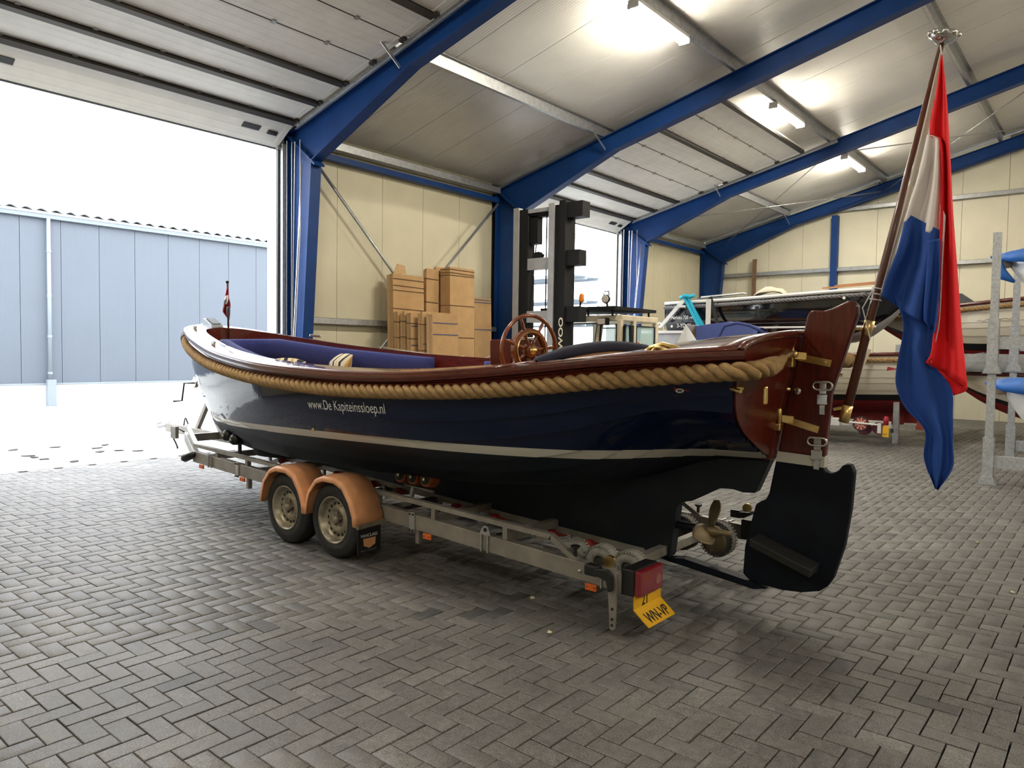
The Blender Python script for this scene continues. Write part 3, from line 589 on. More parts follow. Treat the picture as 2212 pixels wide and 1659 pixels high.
# decks
def inner(x): 
    return max(.0, min(interp(HS, x)-.17, (interp([(-8.55, 0), (-8.48, .2), (-8.33, .32), (-8.05, .45), (-7.5, .63), (-6.8, .82), (-6, .95), (-5, 1.02), (-2.9, .93)], x))))
for sg in (-1, 1):
    rows = []
    for x in [-2.9-.18*i for i in range(31)]+[-8.42, -8.5, -8.55, -8.66, -8.78, -8.88, -8.93, -8.96]:
        hs, zs, hi = interp(HS, x)+.02, interp(ZS, x), inner(x) if x > -8.55 else 0
        rows.append([(x, YC+sg*lerp(hs, hi, t), zs+.004+.02*t) for t in (0, .33, .66, 1)])
    SP(MB().grid(rows), 'side_deck', M_TEAK if False else M_DECK, auto=40, solid=.02)
    rows = []
    for x in [-2.9-.18*i for i in range(31)]+[-8.42, -8.5, -8.55]:
        zs, hi = interp(ZS, x), inner(x); rows.append([(x, YC+sg*hi, zs+.034), (x, YC+sg*max(0, hi-.018), zs+.034), (x, YC+sg*max(0, hi-.02), zs-.1), (x, YC+sg*max(0, hi-.06), 1.1)])
    SP(MB().grid(rows), 'coaming', M_MAHO, auto=40)
rows = []
for x in [-1.56, -1.7, -1.9, -2.1, -2.3, -2.5, -2.7, -2.92]:
    hs, zs = interp(HS, x)+.02, interp(ZS, x)
    cam_ = interp([(-2.95, .03), (-2.6, .022), (-2.3, .04), (-2.0, .082), (-1.5, .088)], x)
    rows.append([(rake(x, zs), YC+hs*t, zs+.004+cam_*(1-t*t)) for t in [-1+i/10 for i in range(21)]])
SP(MB().grid(rows), 'aft_deck', M_DECK, smooth=True, solid=.02)
SP(MB().prism([(YC-.38, 1.06), (YC+.38, 1.06), (YC+.70, 1.22), (YC+.88, 1.58), (YC-.88, 1.58), (YC-.70, 1.22)], 0, -2.90, -2.86), 'aft_bulkhead', M_TEAK)
rows = [[(x, YC+t*(inner(x)-.12), 1.1) for t in (-1, 0, 1)] for x in [-2.9-.2*i for i in range(28)]]
SP(MB().grid(rows), 'cockpit_sole', M_TEAK)
# seat boxes along the sides (tops show between the cushions)
for sg in (-1, 1):
    rows = [[(x, YC+sg*(inner(x)-.04), 1.22), (x, YC+sg*(inner(x)-.46), 1.22), (x, YC+sg*(inner(x)-.46), 1.0)] for x in [-4.3-.2*i for i in range(18)]]
    SP(MB().grid(rows), 'side_bench', M_TEAK)
# arched roll of dark fabric along the front edge of the aft deck
pts = [(-2.95, YC+y_, interp([(-.92, 1.60), (-.6, 1.66), (0, 1.70), (.6, 1.66), (.92, 1.60)], y_)) for y_ in [-.92+.092*i for i in range(21)]]
SP(MB().tube(pts, [.018]+[.034]*3+[.045]*13+[.034]*3+[.018], 12), 'padded_roll', M_DNAVY, smooth=True)
SP(MB().tube([(p[0]+.03, p[1], p[2]-.05) for p in pts], .016, 8), 'seat_back_trim', M_TEAK, smooth=True)
# ---------------------------------------------------------------- rope fender: three twisted strands
def sheer_path(sg):
    P = [Vector((-1.482, YC+sg*.70, 1.610)), Vector((-1.485, YC+sg*.80, 1.603)), Vector((-1.50, YC+sg*.87, 1.598)), Vector((-1.56, YC+sg*.93, 1.594))]
    x = -1.70
    while x > -8.95:
        z = interp(RT, x)-.052; P.append(Vector((rake(x, z), YC+sg*(at_h(max(x, -8.93), z)+.048), z))); x -= .04 if x > -8.3 else .012
    P.append(Vector((-9.025, YC, interp(RT, -8.96)-.052)))
    return P
def resample(P, step):
    out = [P[0]]; acc = 0
    for a, c in zip(P[:-1], P[1:]):
        l = (c-a).length
        while acc+l >= step:
            t = (step-acc)/l; a = a+(c-a)*t; out.append(a.copy()); l = (c-a).length; acc = 0
        acc += l
    return out
def rope(P, R_, pitch, name, parent, m, nst=3, rs=None, seg=9, taper=None, hand=1):
    P = resample(P, pitch/20); T = [(P[min(i+1, len(P)-1)]-P[max(i-1, 0)]).normalized() for i in range(len(P))]
    rs = rs or R_*.54; out = []
    for k in range(nst):
        pts = []; rad = []
        for i, p in enumerate(P):
            u = Vector((0, 0, 1)); s_ = T[i].cross(u).normalized(); u = s_.cross(T[i]); a = hand*2*math.pi*(i/20+k/nst)
            f = taper(i/(len(P)-1)) if taper else 1
            pts.append(p+(s_*math.cos(a)+u*math.sin(a))*(R_-rs)*f); rad.append(rs*f)
        o = MB().tube(pts, rad, seg).build(name, m, parent, smooth=True)
        if parent is sl: o.matrix_parent_inverse = SLI
        out.append(o)
    return out
full = sheer_path(-1) + sheer_path(1)[::-1][1:]
rope(full, .053, .230, 'rope_strand', sl, M_ROPE, rs=.0255, hand=-1)
for sg in (-1, 1):                                  # tapered rope ends lashed to the transom
    e = [(-1.484, YC+sg*.74, 1.608), (-1.482, YC+sg*.68, 1.612), (-1.486, YC+sg*.58, 1.622), (-1.50, YC+sg*.46, 1.638), (-1.512, YC+sg*.42, 1.642), (-1.515, YC+sg*.395, 1.645), (-1.52, YC+sg*.37, 1.648), (-1.525, YC+sg*.20, 1.675)]
    SP(MB().tube(e, [.046, .055, .047, .027, .020, .028, .013, .013], 14), 'rope_end', M_ROPE, smooth=True)
    SP(MB().sphere((-1.515, YC+sg*.19, 1.668), .022), 'rope_eye', M_BRASS, smooth=True)
    SP(MB().tube([(-1.55, YC+sg*.9, 1.49), (-1.62, YC+sg*.86, 1.50), (-1.58, YC+sg*.80, 1.50)], .012, 6), 'rope_bracket', M_BRASS)
bw = [p for p in full if p.x < -8.58]
SP(MB().tube([p+Vector((0, 0, .005)) for p in bw], .062, 14), 'bow_fender_wrap', M_CANV, smooth=True)
# ---------------------------------------------------------------- rudder
rud_up = [(-1.496, 1.915), (-1.475, 1.932), (-1.40, 1.928), (-1.355, 1.94), (-1.31, 1.962), (-1.265, 1.982), (-1.235, 1.982), (-1.213, 1.955), (-1.21, 1.90), (-1.35, 1.428), (-1.378, 1.04), (-1.663, 1.05), (-1.612, 1.357)]
rud_lo = [(-1.676, .985), (-1.379, .975), (-1.377, .965), (-1.365, .948), (-1.334, .945), (-1.30, .965), (-1.277, .998), (-1.252, 1.012), (-1.225, 1.008), (-1.208, .965), (-1.222, .739), (-1.254, .509), (-1.314, .299), (-1.345, .245), (-1.39, .205), (-1.50, .172), (-1.62, .160), (-1.738, .165), (-1.84, .185), (-1.879, .215), (-1.869, .397), (-1.815, .63), (-1.80, .69), (-1.765, .715), (-1.735, .73), (-1.715, .775)]
SP(MB().prism(rud_up, 1, YC-.032, YC+.032), 'rudder_head', M_MAHOV, bevel=.012)
SP(MB().prism([(-1.663, 1.05), (-1.378, 1.04), (-1.379, .975), (-1.676, .985)], 1, YC-.032, YC+.032), 'rudder_stripe', M_STRIPE)
SP(MB().prism(rud_lo, 1, YC-.032, YC+.032), 'rudder_blade', M_ANTI, bevel=.012)
SP(MB().prism([(-1.77, .505), (-1.39, .38), (-1.40, .33), (-1.77, .455)], 1, YC-.20, YC-.03), 'rudder_wing', mat('wing_paint', (0.02, 0.02, 0.021), .5, spec=.3), bevel=.006)
def strap(p, q, w=.042):
    o = SP(MB().bar((p[0], YC-.036, p[1]), (q[0], YC-.036, q[1]), .007, w, up=(0,0,1)), 'rudder_strap', M_BRASS)
    for t in (.2, .85): MB().lathe([(0, .009), (.007, .006)], (lerp(p[0], q[0], t), YC-.040, lerp(p[1], q[1], t)), (0,-1,0), 8).build('rivet', M_BRASS, o)
strap((-1.575, 1.652), (-1.352, 1.610)); strap((-1.64, 1.262), (-1.415, 1.205))
for z, xg in ((1.67, -1.60), (1.275, -1.67)):
    SP(MB().bar((xg+.035, YC-.07, z-.01), (xg+.10, YC-.036, z-.018), .02, .042), 'hinge_knuckle', M_BRASS)              # hinge pins and sockets between post and rudder
    SP(MB().lathe([(-.05, .016), (.045, .016), (.06, .008)], (xg+.035, YC-.09, z), (0,0,1), 10), 'hinge_pin', M_BRASS, smooth=True)
    h = SP(MB().box(xg-.09, xg+.05, YC-.115, YC-.06, z-.085, z-.04), 'hinge_socket', M_BRASS, bevel=.008)
    MB().box(xg-.095, xg-.03, YC-.118, YC-.06, z-.125, z-.07).build('socket_lug', M_BRASS, h)
SP(MB().box(-1.535, -1.515, YC-.64, YC-.60, 1.40, 1.50), 'transom_hook', M_BRASS, bevel=.008)
SP(MB().tube([(-1.70, YC-.065, 1.472), (-1.58, YC-.065, 1.445)], .011, 8), 'locking_bar', M_BRASS, smooth=True)
SP(MB().lathe([(0, .022), (.008, .022), (.012, .008)], (-1.545, YC-.034, 1.438), (0,-1,0), 14), 'bolt_washer', M_CHROME)
for x, z in ((-1.395, 1.475), (-1.42, 1.135)):             # chrome toggle latches on the rudder
    lt = SP(MB().tube([(x+.026*math.cos(a)+(.03 if math.cos(a) > 0 else -.03), YC-.048, z+.024*math.sin(a)) for a in [2*math.pi*i/20 for i in range(20)]], .008, 8, closed=True), 'latch_ring', M_CHROME, smooth=True)
    MB().box(x-.022, x+.022, YC-.046, YC-.033, z-.05, z+.02).build('latch_plate', M_CHROME, lt, bevel=.004); MB().box(x-.035, x+.03, YC-.050, YC-.034, z-.115, z-.05).build('latch_body', M_CHROME, lt, bevel=.006)
    MB().box(x-.02, x+.015, YC-.044, YC-.033, z-.175, z-.115).build('latch_catch', M_CHROME, lt, bevel=.004)
# heel bar, shaft and propeller
SP(MB().prism([(-2.48, .205), (-2.30, .235), (-1.82, .175), (-1.72, .15), (-1.80, .13), (-2.42, .195)], 1, YC-.04, YC+.04), 'heel_bar', M_ANTI)
SP(MB().tube([(-2.45, YC, .46), (-2.18, YC, .455)], .028, 12), 'shaft_tube', M_ANTI, smooth=True)
M_BRONZE = mat('old_bronze', (0.22, 0.17, 0.10), 0.55, 0.7, var=0.3, scale=12)
pr = SP(MB().lathe([(-.07, .03), (-.02, .042), (.05, .036), (.07, .02), (.14, .018)], (-2.12, YC, .455), (1,0,0), 14), 'propeller_hub', M_BRONZE, smooth=True)
for k in range(3):
    a0 = math.radians(64+120*k); rows = []
    for i in range(9):
        r_ = .03+.185*i/8; w_ = .085*math.sin(math.pi*(.18+.76*i/8))**.7; tw = math.radians(62-34*i/8); row = []
        for j in range(7):
            t = -1+2*j/6; s_ = w_*t; ax_, tn = s_*math.cos(tw), s_*math.sin(tw); aa = a0+tn/max(r_, .05)
            row.append((-2.12+ax_, YC+r_*math.cos(aa), .455+r_*math.sin(aa)))
        rows.append(row)
    MB().grid(rows).build('propeller_blade', M_BRONZE, pr, smooth=True, solid=.008)
# ---------------------------------------------------------------- lettering and badges on the hull
M_WHITEPT = mat('white_lettering', (0.80, 0.80, 0.78), 0.5); M_FAINT = mat('faint_lettering', (0.16, 0.16, 0.17), 0.5); M_REDPT = mat('red_badge', (0.35, 0.012, 0.02), 0.5)
def lap_off(x, z):
    s_ = section(x)
    for i, (a, c) in enumerate(zip(s_[:-1], s_[1:])):
        if a[1] <= z <= c[1]:
            f = i+(z-a[1])/(c[1]-a[1]+1e-9)
            for k in range(NK):
                i0, i1 = round((NS-1)*k/NK), round((NS-1)*(k+1)/NK)
                if i0 <= f <= i1: return 0.020*(1-(f-i0)/(i1-i0))
    return 0.0
def hull_pt(x, z, out=.010): return Vector((rake(x, z), YC-at_h(x, z)-lap_off(x, z)-out, z))
def hull_text(name, body, pa, pb, h, m, sx=1.0):
    """lettering whose baseline runs over the near hull side between photo pixels pa and pb"""
    def hit(p):
        lo, hi = 2.6, 4.6
        for _ in range(40):
            mid = (lo+hi)/2; q = HMI @ px(p[0], p[1], 1, mid); y_h = YC-at_h(q.x, q.z)-.022
            if q.y < y_h: lo = mid
            else: hi = mid
        return HMI @ px(p[0], p[1], 1, lo)
    A, B_ = hit(pa), hit(pb); up_ = (hull_pt((A.x+B_.x)/2, (A.z+B_.z)/2+.06)-hull_pt((A.x+B_.x)/2, (A.z+B_.z)/2-.06))
    t = text(name, body, m, sl, Matrix.Identity(4), h, depth=0); w_ = max(v.co.x for v in t.data.vertices); bm = bmesh.new(); bm.from_mesh(t.data)
    for k in range(-10, 32): bmesh.ops.bisect_plane(bm, geom=bm.verts[:]+bm.edges[:]+bm.faces[:], plane_co=(0, k*h*.033, 0), plane_no=(0, 1, 0))   # cuts, so that the letters step over the plank edges
    bm.to_mesh(t.data); bm.free()
    for v in t.data.vertices:                          # wrap the letters on the planking
        x = lerp(A.x, B_.x, v.co.x/w_); z = lerp(A.z, B_.z, v.co.x/w_)+v.co.y*.95; q = hull_pt(x, z, .0035); v.co = q
    t.matrix_parent_inverse = SLI; t.data.update(); return t
hull_text('lettering', 'www.De Kapiteinssloep.nl', (667, 882), (832, 894), .118, M_WHITEPT)
hull_text('small_lettering', "'De Kapiteinssloep'", (1514, 841), (1560, 835), .026, M_FAINT)
def hull_poly(name, pts, m, out):
    b = MB(); vs = []
    for p in pts:
        lo, hi = 2.6, 4.6
        for _ in range(40):
            mid = (lo+hi)/2; q = HMI @ px(p[0], p[1], 1, mid)
            if q.y < YC-at_h(q.x, q.z)-lap_off(q.x, q.z)-out: lo = mid
            else: hi = mid
        vs.append(HMI @ px(p[0], p[1], 1, lo))
    b.add(vs+[v+Vector((0, .004, 0)) for v in vs], [tuple(range(len(vs)))]+[(i, (i+1) % len(vs), (i+1) % len(vs)+len(vs), i+len(vs)) for i in range(len(vs))]); return SP(b, name, m)
hull_poly('club_badge', [(1456, 836), (1492, 845), (1458, 856)], M_REDPT, .005)
hull_poly('badge_oval', [(1468+9*math.cos(a), 844+5*math.sin(a)) for a in [2*math.pi*i/16 for i in range(16)]], M_WHITEPT, .007)
for c_ in ((-4, 1), (0, -1), (4, 1)): hull_poly('badge_mark', [(1468+c_[0]-1.6, 842), (1468+c_[0]+1.6, 842), (1468+c_[0]*.6+.6, 847), (1468+c_[0]*.6-.6, 847)], M_BLACKP, .009)
hull_poly('drain_fitting', [(676+3.2*math.cos(a), 928+4*math.sin(a)) for a in [2*math.pi*i/12 for i in range(12)]], M_BRASS, .007)
# ---------------------------------------------------------------- deck fittings
cl = SP(MB().bar((-2.19, 3.79, 1.668), (-1.90, 3.86, 1.70), .07, .014), 'fairlead_base', M_BRASS, bevel=.004)
MB().tube([(-2.16, 3.80, 1.68), (-2.12, 3.81, 1.715), (-2.05, 3.825, 1.735), (-1.98, 3.84, 1.715), (-1.93, 3.855, 1.70)], .014, 8).build('fairlead_horn', M_BRASS, cl, smooth=True)
MB().tube([(-2.10, 3.77, 1.68), (-2.06, 3.77, 1.72), (-2.0, 3.785, 1.70)], .012, 8).build('fairlead_horn', M_BRASS, cl, smooth=True)
bl = SP(MB().prism([(-8.88, 1.90), (-8.60, 1.90), (-8.64, 1.94), (-8.80, 2.02), (-8.84, 2.02)], 1, YC-.075, YC+.075), 'bow_housing', mat('silver_paint', (.35, .40, .45), .3, .3), bevel=.01)
MB().prism([(-8.640, 1.943), (-8.79, 2.018), (-8.785, 2.024), (-8.635, 1.95)], 1, YC-.055, YC+.055).build('bow_glass', M_BLACKP, bl)
for x, y_ in ((-8.5, 4.30), (-7.25, 3.86)):                # chrome cleats on the near rail
    c = SP(MB().bar((x-.07, y_+.02, interp(ZS, x)+.05), (x+.07, y_-.02, interp(ZS, x)+.05), .02, .02), 'deck_cleat', M_CHROME, bevel=.005)
    for k in (-1, 1): MB().lathe([(0, .016), (.05, .01)], (x+k*.035, y_-k*.01, interp(ZS, x)+.012), (0,0,1), 8).build('cleat_post', M_CHROME, c)
c = SP(MB().bar((-7.7, 5.35, interp(ZS, -7.7)+.06), (-7.55, 5.40, interp(ZS, -7.6)+.06), .03, .03), 'deck_cleat', M_CHROME, bevel=.006)
# ---------------------------------------------------------------- helm
hb = SP(MB().box(-4.08, -3.84, 4.60, 5.02, 1.0, 1.755), 'helm_console', M_MAHOV, bevel=.012)
MB().box(-3.845, -3.815, 4.66, 4.96, 1.2, 1.70).build('console_panel', M_MAHO, hb); MB().tube([(-3.80, 4.62, 1.765), (-3.80, 5.0, 1.765)], .008, 6).build('grab_rail', M_CHROME, hb)
WC, WN = Vector((-3.70, 4.66, 1.665)), Vector((math.cos(math.radians(-12)), math.sin(math.radians(-12)), .0))
we = WN.cross(Vector((0, 0, 1))).normalized(); wu = we.cross(WN)
def circ(r_, off, n=48): return [WC+WN*off+(we*math.cos(2*math.pi*i/n)+wu*math.sin(2*math.pi*i/n))*r_ for i in range(n)]
M_WHEEL = mat('wheel_wood', (0.20, 0.050, 0.014), 0.2, var=0.3, scale=9, coat=0.8)
wr_ = SP(MB().tube(circ(.283, 0), .0165, 10, closed=True), 'steering_rim', M_WHEEL, smooth=True)
b = MB(); prof = [(-.02, .135), (-.02, .178), (.02, .178), (.028, .165), (.03, .145), (.02, .135)]
b.lathe(prof, WC, WN, 48, closed=True); b.build('inner_ring', M_WHEEL, wr_, smooth=False)
MB().tube(circ(.150, .034), .006, 6, closed=True).build('ring_inlay', M_BRASS, wr_)
MB().lathe([(-.06, .03), (-.03, .055), (.03, .06), (.045, .045)], WC, WN, 24).build('hub', M_WHEEL, wr_, smooth=True)
MB().lathe([(.045, .042), (.06, .036), (.075, .02), (.08, .004)], WC, WN, 20).build('hub_cap', M_BRASS, wr_, smooth=True)
for k in range(7):
    a = math.radians(20+360/7*k); d = we*math.cos(a)+wu*math.sin(a)
    MB().tube([WC+d*t for t in (.045, .08, .10, .135, .178, .195, .22, .25, .275)], [.013, .017, .012, .016, .019, .013, .016, .012, .010], 8).build('spoke', M_WHEEL, wr_, smooth=True)
# ---------------------------------------------------------------- cushions (loose things)
def backrest(name, lab, path, h0, h1, th=.09, tufts=0):
    """upright cushion following a plan path of (x, y, ztop)"""
    rows = []
    for i, (x, y_, zt) in enumerate(path):
        a = Vector(path[max(0, i-1)][:2]); c = Vector(path[min(len(path)-1, i+1)][:2]); t = (c-a).normalized(); nn = Vector((-t.y, t.x)); e = 1 if 0 < i < len(path)-1 else .35
        q = 1+.12*math.sin(i*2.1)*tufts
        cs = [(-.5, h1), (-.5, -.06), (-.38, -.012), (0, .008), (.38, -.012), (.5*q, -.06), (.5*q, h1)]
        rows.append([(x+nn.x*c_[0]*th*e, y_+nn.y*c_[0]*th*e, zt+(c_[1] if c_[1] != h1 else -h0)) for c_ in cs])
    o = MB().grid(rows, wrap_v=True, caps=True).build(name, M_NAVYC, smooth=True); o.matrix_world = HM; return tag(o, lab, 'cushion', 'navy sloop cushions')

def upath():
    P = []
    for i in range(26):                     # near side going forward, round the front, back along the far side
        x = -5.72-.083*i; P.append((x, YC-(inner(x)-.09-.10*min(1, i/14)), interp(ZS, x)+.0))
    n = 12
    x0 = P[-1][0]; r_ = YC-P[-1][1]
    for i in range(1, n):
        a = math.pi*i/n; P.append((x0-.42*math.sin(a), YC-r_*math.cos(a), interp(ZS, x0)+.0))
    P += [(p[0], 2*YC-p[1], p[2]) for p in P[:26][::-1]]
    
    return P
backrest('backrest_cushion', 'long curved navy backrest cushion round the front of the sloop cockpit', upath(), .34, .34, .11, 1)
backrest('backrest_cushion', 'small navy backrest cushion left of the steering wheel', [(-5.02+.07*i, YC+inner(-5.0)-.09, interp(ZS, -5.0)-.0) for i in range(6)], .3, .3, .1)
P_ = []
for i in range(9):
    a = math.pi*(.18+.64*i/8); P_.append((-7.72-.62*math.sin(a), YC-.5*math.cos(a), interp(ZS, -8.1)-.06))
backrest('bow_cushion', 'navy cushion tucked into the bow behind the big backrest', P_, .3, .3, .14)
def pillow(lab, c, sx, sy, rz, tilt, m, name='scatter_cushion'):
    rows = []
    for i in range(9):
        u = -1+2*i/8; row = []
        for j in range(16):
            a = 2*math.pi*j/16; v = math.cos(a); w_ = math.sin(a); e = (1-abs(u)**4)**.5 if abs(u) < 1 else .0
            row.append((u*sx*(1-.08*v*v), v*sy*(1-.10*u*u), (.02+.075*(1-u*u)**.5*(1-.0*abs(v)))*w_*(.5+.5*(1-abs(v)))))
        rows.append(row)
    o = MB().grid(rows, wrap_v=True, caps=True).build(name, m, smooth=True); o.matrix_world = Matrix.Translation(c) @ Matrix.Rotation(rz, 4, 'Z') @ Matrix.Rotation(tilt, 4, 'X'); return tag(o, lab, 'pillow', 'scatter cushions')
def stripes():
    m = bpy.data.materials.new('striped_fabric'); m.use_nodes = True; nt = m.node_tree; L = nt.links; b = nt.nodes['Principled BSDF']; b.inputs['Roughness'].default_value = .9
    tc = nt.nodes.new('ShaderNodeTexCoord'); sx = nt.nodes.new('ShaderNodeSeparateXYZ'); L.new(tc.outputs['Object'], sx.inputs[0])
    mu = nt.nodes.new('ShaderNodeMath'); mu.operation = 'MULTIPLY_ADD'; mu.inputs[1].default_value = 7.3; mu.inputs[2].default_value = 10.1; L.new(sx.outputs['X'], mu.inputs[0])
    fr = nt.nodes.new('ShaderNodeMath'); fr.operation = 'FRACT'; L.new(mu.outputs[0], fr.inputs[0])
    r = nt.nodes.new('ShaderNodeValToRGB'); r.color_ramp.interpolation = 'CONSTANT'; e = r.color_ramp.elements; e[0].position = 0; e[0].color = (.02, .02, .028, 1); e[1].position = .3; e[1].color = (.62, .55, .40, 1)
    k = e.new(.58); k.color = (.48, .30, .10, 1); k = e.new(.72); k.color = (.62, .55, .40, 1); L.new(fr.outputs[0], r.inputs[0]); L.new(r.outputs[0], b.inputs['Base Color']); return m
M_STRP = stripes()
pillow('black and cream striped scatter cushion leaning on the far backrest', (-6.80, 5.10, 1.475), .22, .15, math.radians(-14), math.radians(62), M_STRP)
pillow('crumpled cream striped scatter cushion beside the near rail', (-6.85, 4.45, 1.47), .18, .13, math.radians(35), math.radians(25), M_STRP)
# ================================================================ boat trailer
M_TRAIL = mat('weathered_galvanised', (0.33, 0.31, 0.28), 0.5, 0.55, var=0.22, scale=7)
M_TRUST = mat('rusty_galvanised', (0.30, 0.26, 0.21), 0.55, 0.5, var=0.3, scale=9)
M_FEND = mat('faded_orange_plastic', (0.86, 0.41, 0.20), 0.42, var=0.12, scale=10, coat=0.1)
M_TYRE = mat('tyre_rubber', (0.018, 0.018, 0.019), 0.7, var=0.3, scale=20, bump=0.2, bscale=50)
M_RIM = mat('dirty_rim', (0.36, 0.32, 0.25), 0.38, 0.6, var=0.35, scale=16)
M_RED = mat('red_roller', (0.33, 0.018, 0.015), 0.45); M_ORANGE = mat('orange_lens', (0.85, 0.16, 0.015), 0.3, coat=0.4); M_OROLL = mat('orange_roller', (0.40, 0.11, 0.035), 0.6, var=0.3, scale=30)
M_GREYT = mat('grey_tyre', (0.30, 0.295, 0.27), 0.8, var=0.2, scale=20); M_DGREYT = mat('dark_grey_tyre', (0.14, 0.135, 0.125), 0.8, var=0.2, scale=20)
M_LENS = mat('tail_lens', (0.22, 0.012, 0.022), 0.2, coat=0.8); M_PLATE = mat('yellow_plate', (0.85, 0.46, 0.012), 0.35, coat=0.3)
tl = thing('boat_trailer', 'galvanised two-axle boat trailer with orange mudguards under the navy sloop', 'trailer', (-5.1, YC, 0)); TLI = Matrix.Translation((5.1, -YC, 0))
def TP(b, name, m, parent=None, **k):
    o = b.build(name, m, parent or tl, **k)
    if parent is None: o.matrix_parent_inverse = TLI
    return o
def tz(x): return .34-.0425*(x+2.39)         # top of the main beam
def rz_(x): return .479-.033*(x+2.8)         # top of the upper rail
for sg in (-1, 1):
    yb = YC+sg*.87; yr = YC+sg*.87
    mb = TP(MB().bar((-7.52, yb, tz(-7.52)-.0575), (-2.22, yb, tz(-2.22)-.0575), .06, .115), 'main_beam', M_TRAIL, bevel=.004)
    TP(MB().bar((-7.50, yb, tz(-7.5)-.0575), (-8.75, YC+sg*.36, .565), .06, .11), 'drawbar_arm', M_TRAIL, bevel=.004)
    TP(MB().bar((-7.52, yr, rz_(-7.52)-.016), (-2.80, yr, rz_(-2.80)-.016), .045, .034), 'upper_rail', M_TRAIL)
    TP(MB().bar((-7.50, yr, rz_(-7.5)-.016), (-8.70, YC+sg*.38, .70), .045, .034), 'upper_rail_front', M_TRAIL)
    TP(MB().bar((-2.805, yr, rz_(-2.8)-.016), (-2.60, yr, tz(-2.6)-.01), .045, .034), 'rail_end', M_TRAIL)
    for x in (-7.05, -6.48, -5.9, -4.53, -3.89, -3.19): TP(MB().box(x-.02, x+.02, yb-.02, yb+.02, tz(x), rz_(x)-.03), 'rail_post', M_TRAIL)
    for x, two in ((-7.15, 1), (-4.62, 0), (-3.36, 1), (-2.37, 1)):
        for d in ((-.03, .03) if two else (0,)):
            P = [(x+d, yb-.038*-1, tz(x)-.12), (x+d, yb+.038, tz(x)+.008), (x+d, yb-.038, tz(x)+.008), (x+d, yb-.038, tz(x)-.12)]; TP(MB().tube(P, .007, 6), 'u_bolt', M_STEEL)
    for x in (-6.62, -4.10):
        pl_ = TP(MB().box(x-.028, x+.028, yb-.040, yb-.030, tz(x)-.13, tz(x)+.015) if sg < 0 else MB().box(x-.028, x+.028, yb+.030, yb+.040, tz(x)-.13, tz(x)+.015), 'clamp_plate', M_STEEL, bevel=.003)
        for dx in (-.018, .018):
            for dz_ in (.0, -.12): MB().lathe([(0, .008), (.01, .008)], (x+dx, yb+sg*.040, tz(x)+dz_), (0, sg, 0), 6).build('bolt', M_DARKST, pl_)
    for x in (-6.46, -4.06): TP(MB().box(x-.018, x+.018, yb-.02, yb+.02, tz(x)-.115-.105, tz(x)-.11), 'stub_leg', M_TRAIL)
    for x in (-7.32, -6.52, -3.93, -2.47):
        mk = TP(MB().box(x-.042, x+.042, yb+sg*.03, yb+sg*.045, tz(x)-.155, tz(x)-.115), 'side_marker', M_ORANGE, bevel=.003)
        for d in (-.026, .026): MB().lathe([(0, .004), (.004, .004)], (x+d, yb+sg*.045, tz(x)-.135), (0, sg, 0), 8).build('marker_screw', M_DARKST, mk)
    lg = TP(MB().prism([(-3.405, tz(-3.36)), (-3.30, tz(-3.36)), (-3.32, tz(-3.36)+.05), (-3.335, tz(-3.36)+.064), (-3.365, tz(-3.36)+.064), (-3.38, tz(-3.36)+.05)], 1, yb-.04, yb-.03), 'lifting_lug', M_STEEL); MB().lathe([(0, .015), (.003, .015)], (-3.35, yb-.04, tz(-3.36)+.038), (0,-1,0), 14).build('lug_hole', M_BLACKP, lg)
    TP(MB().lathe([(0, .011), (.012, .011), (.016, .004)], (-2.56, yb+sg*.03, tz(-2.56)-.055), (0, sg, 0), 10), 'beam_bolt', M_STEEL)
    TP(MB().lathe([(0, .012), (.06, .012), (.075, .03), (.085, .03)], (-2.62, yb, tz(-2.62)), (0,0,1), 12), 'rubber_stop', M_BLACKP)
# cross members and axle beams
for x in (-7.45, -6.5, -4.1, -3.4, -2.45): TP(MB().bar((x, YC-.84, tz(x)-.07), (x, YC+.84, tz(x)-.07), .06, .06), 'cross_member', M_TRAIL)
for x in (-5.42, -4.755): TP(MB().bar((x, YC-.92, .30), (x, YC+.92, .30), .06, .06), 'axle', M_DARKST)
TP(MB().bar((-8.3, YC, .545), (-10.0, YC, .56), .09, .11), 'drawbar', M_TRAIL, bevel=.004)
TP(MB().bar((-8.6, YC-.42, .565), (-8.6, YC+.42, .565), .08, .09), 'front_cross_member', M_TRAIL)
cp = TP(MB().tube([(-9.95, YC, .57), (-10.1, YC, .60), (-10.28, YC, .56)], .045, 10), 'coupling', M_STEEL, smooth=True)
wp = TP(MB().bar((-8.50, YC, .58), (-8.98, YC, 1.10), .08, .10, up=(0,1,0)), 'winch_post', M_TRAIL, bevel=.004)
TP(MB().bar((-9.2, YC, .60), (-8.90, YC, .98), .05, .05, up=(0,1,0)), 'winch_strut', M_TRAIL)
wn = TP(MB().lathe([(-.08, .06), (-.06, .06), (-.06, .03), (.06, .03), (.06, .06), (.08, .06)], (-9.06, YC-.02, 1.20), (0,1,0), 16), 'winch_drum', mat('winch_gold', (.45, .33, .16), .4, .6)); MB().bar((-9.1, YC-.11, 1.16), (-9.02, YC-.11, 1.26), .01, .10).build('winch_side', M_STEEL, wn)
MB().tube([(-9.06, YC-.10, 1.20), (-9.06, YC-.24, 1.20), (-9.10, YC-.25, .98), (-9.10, YC-.36, .975)], .011, 8).build('winch_crank', M_BLACKP, wn)
bx = TP(MB().box(-8.62, -8.50, YC-.62, YC-.58, .58, .72), 'bracket_plate', M_TRAIL); TP(MB().tube([(-8.75, YC-.36, .60), (-8.85, YC-.42, .66), (-8.9, YC-.46, .55), (-8.84, YC-.44, .45), (-8.7, YC-.5, .44)], .010, 6), 'lighting_cable', M_BLACKP, smooth=True)
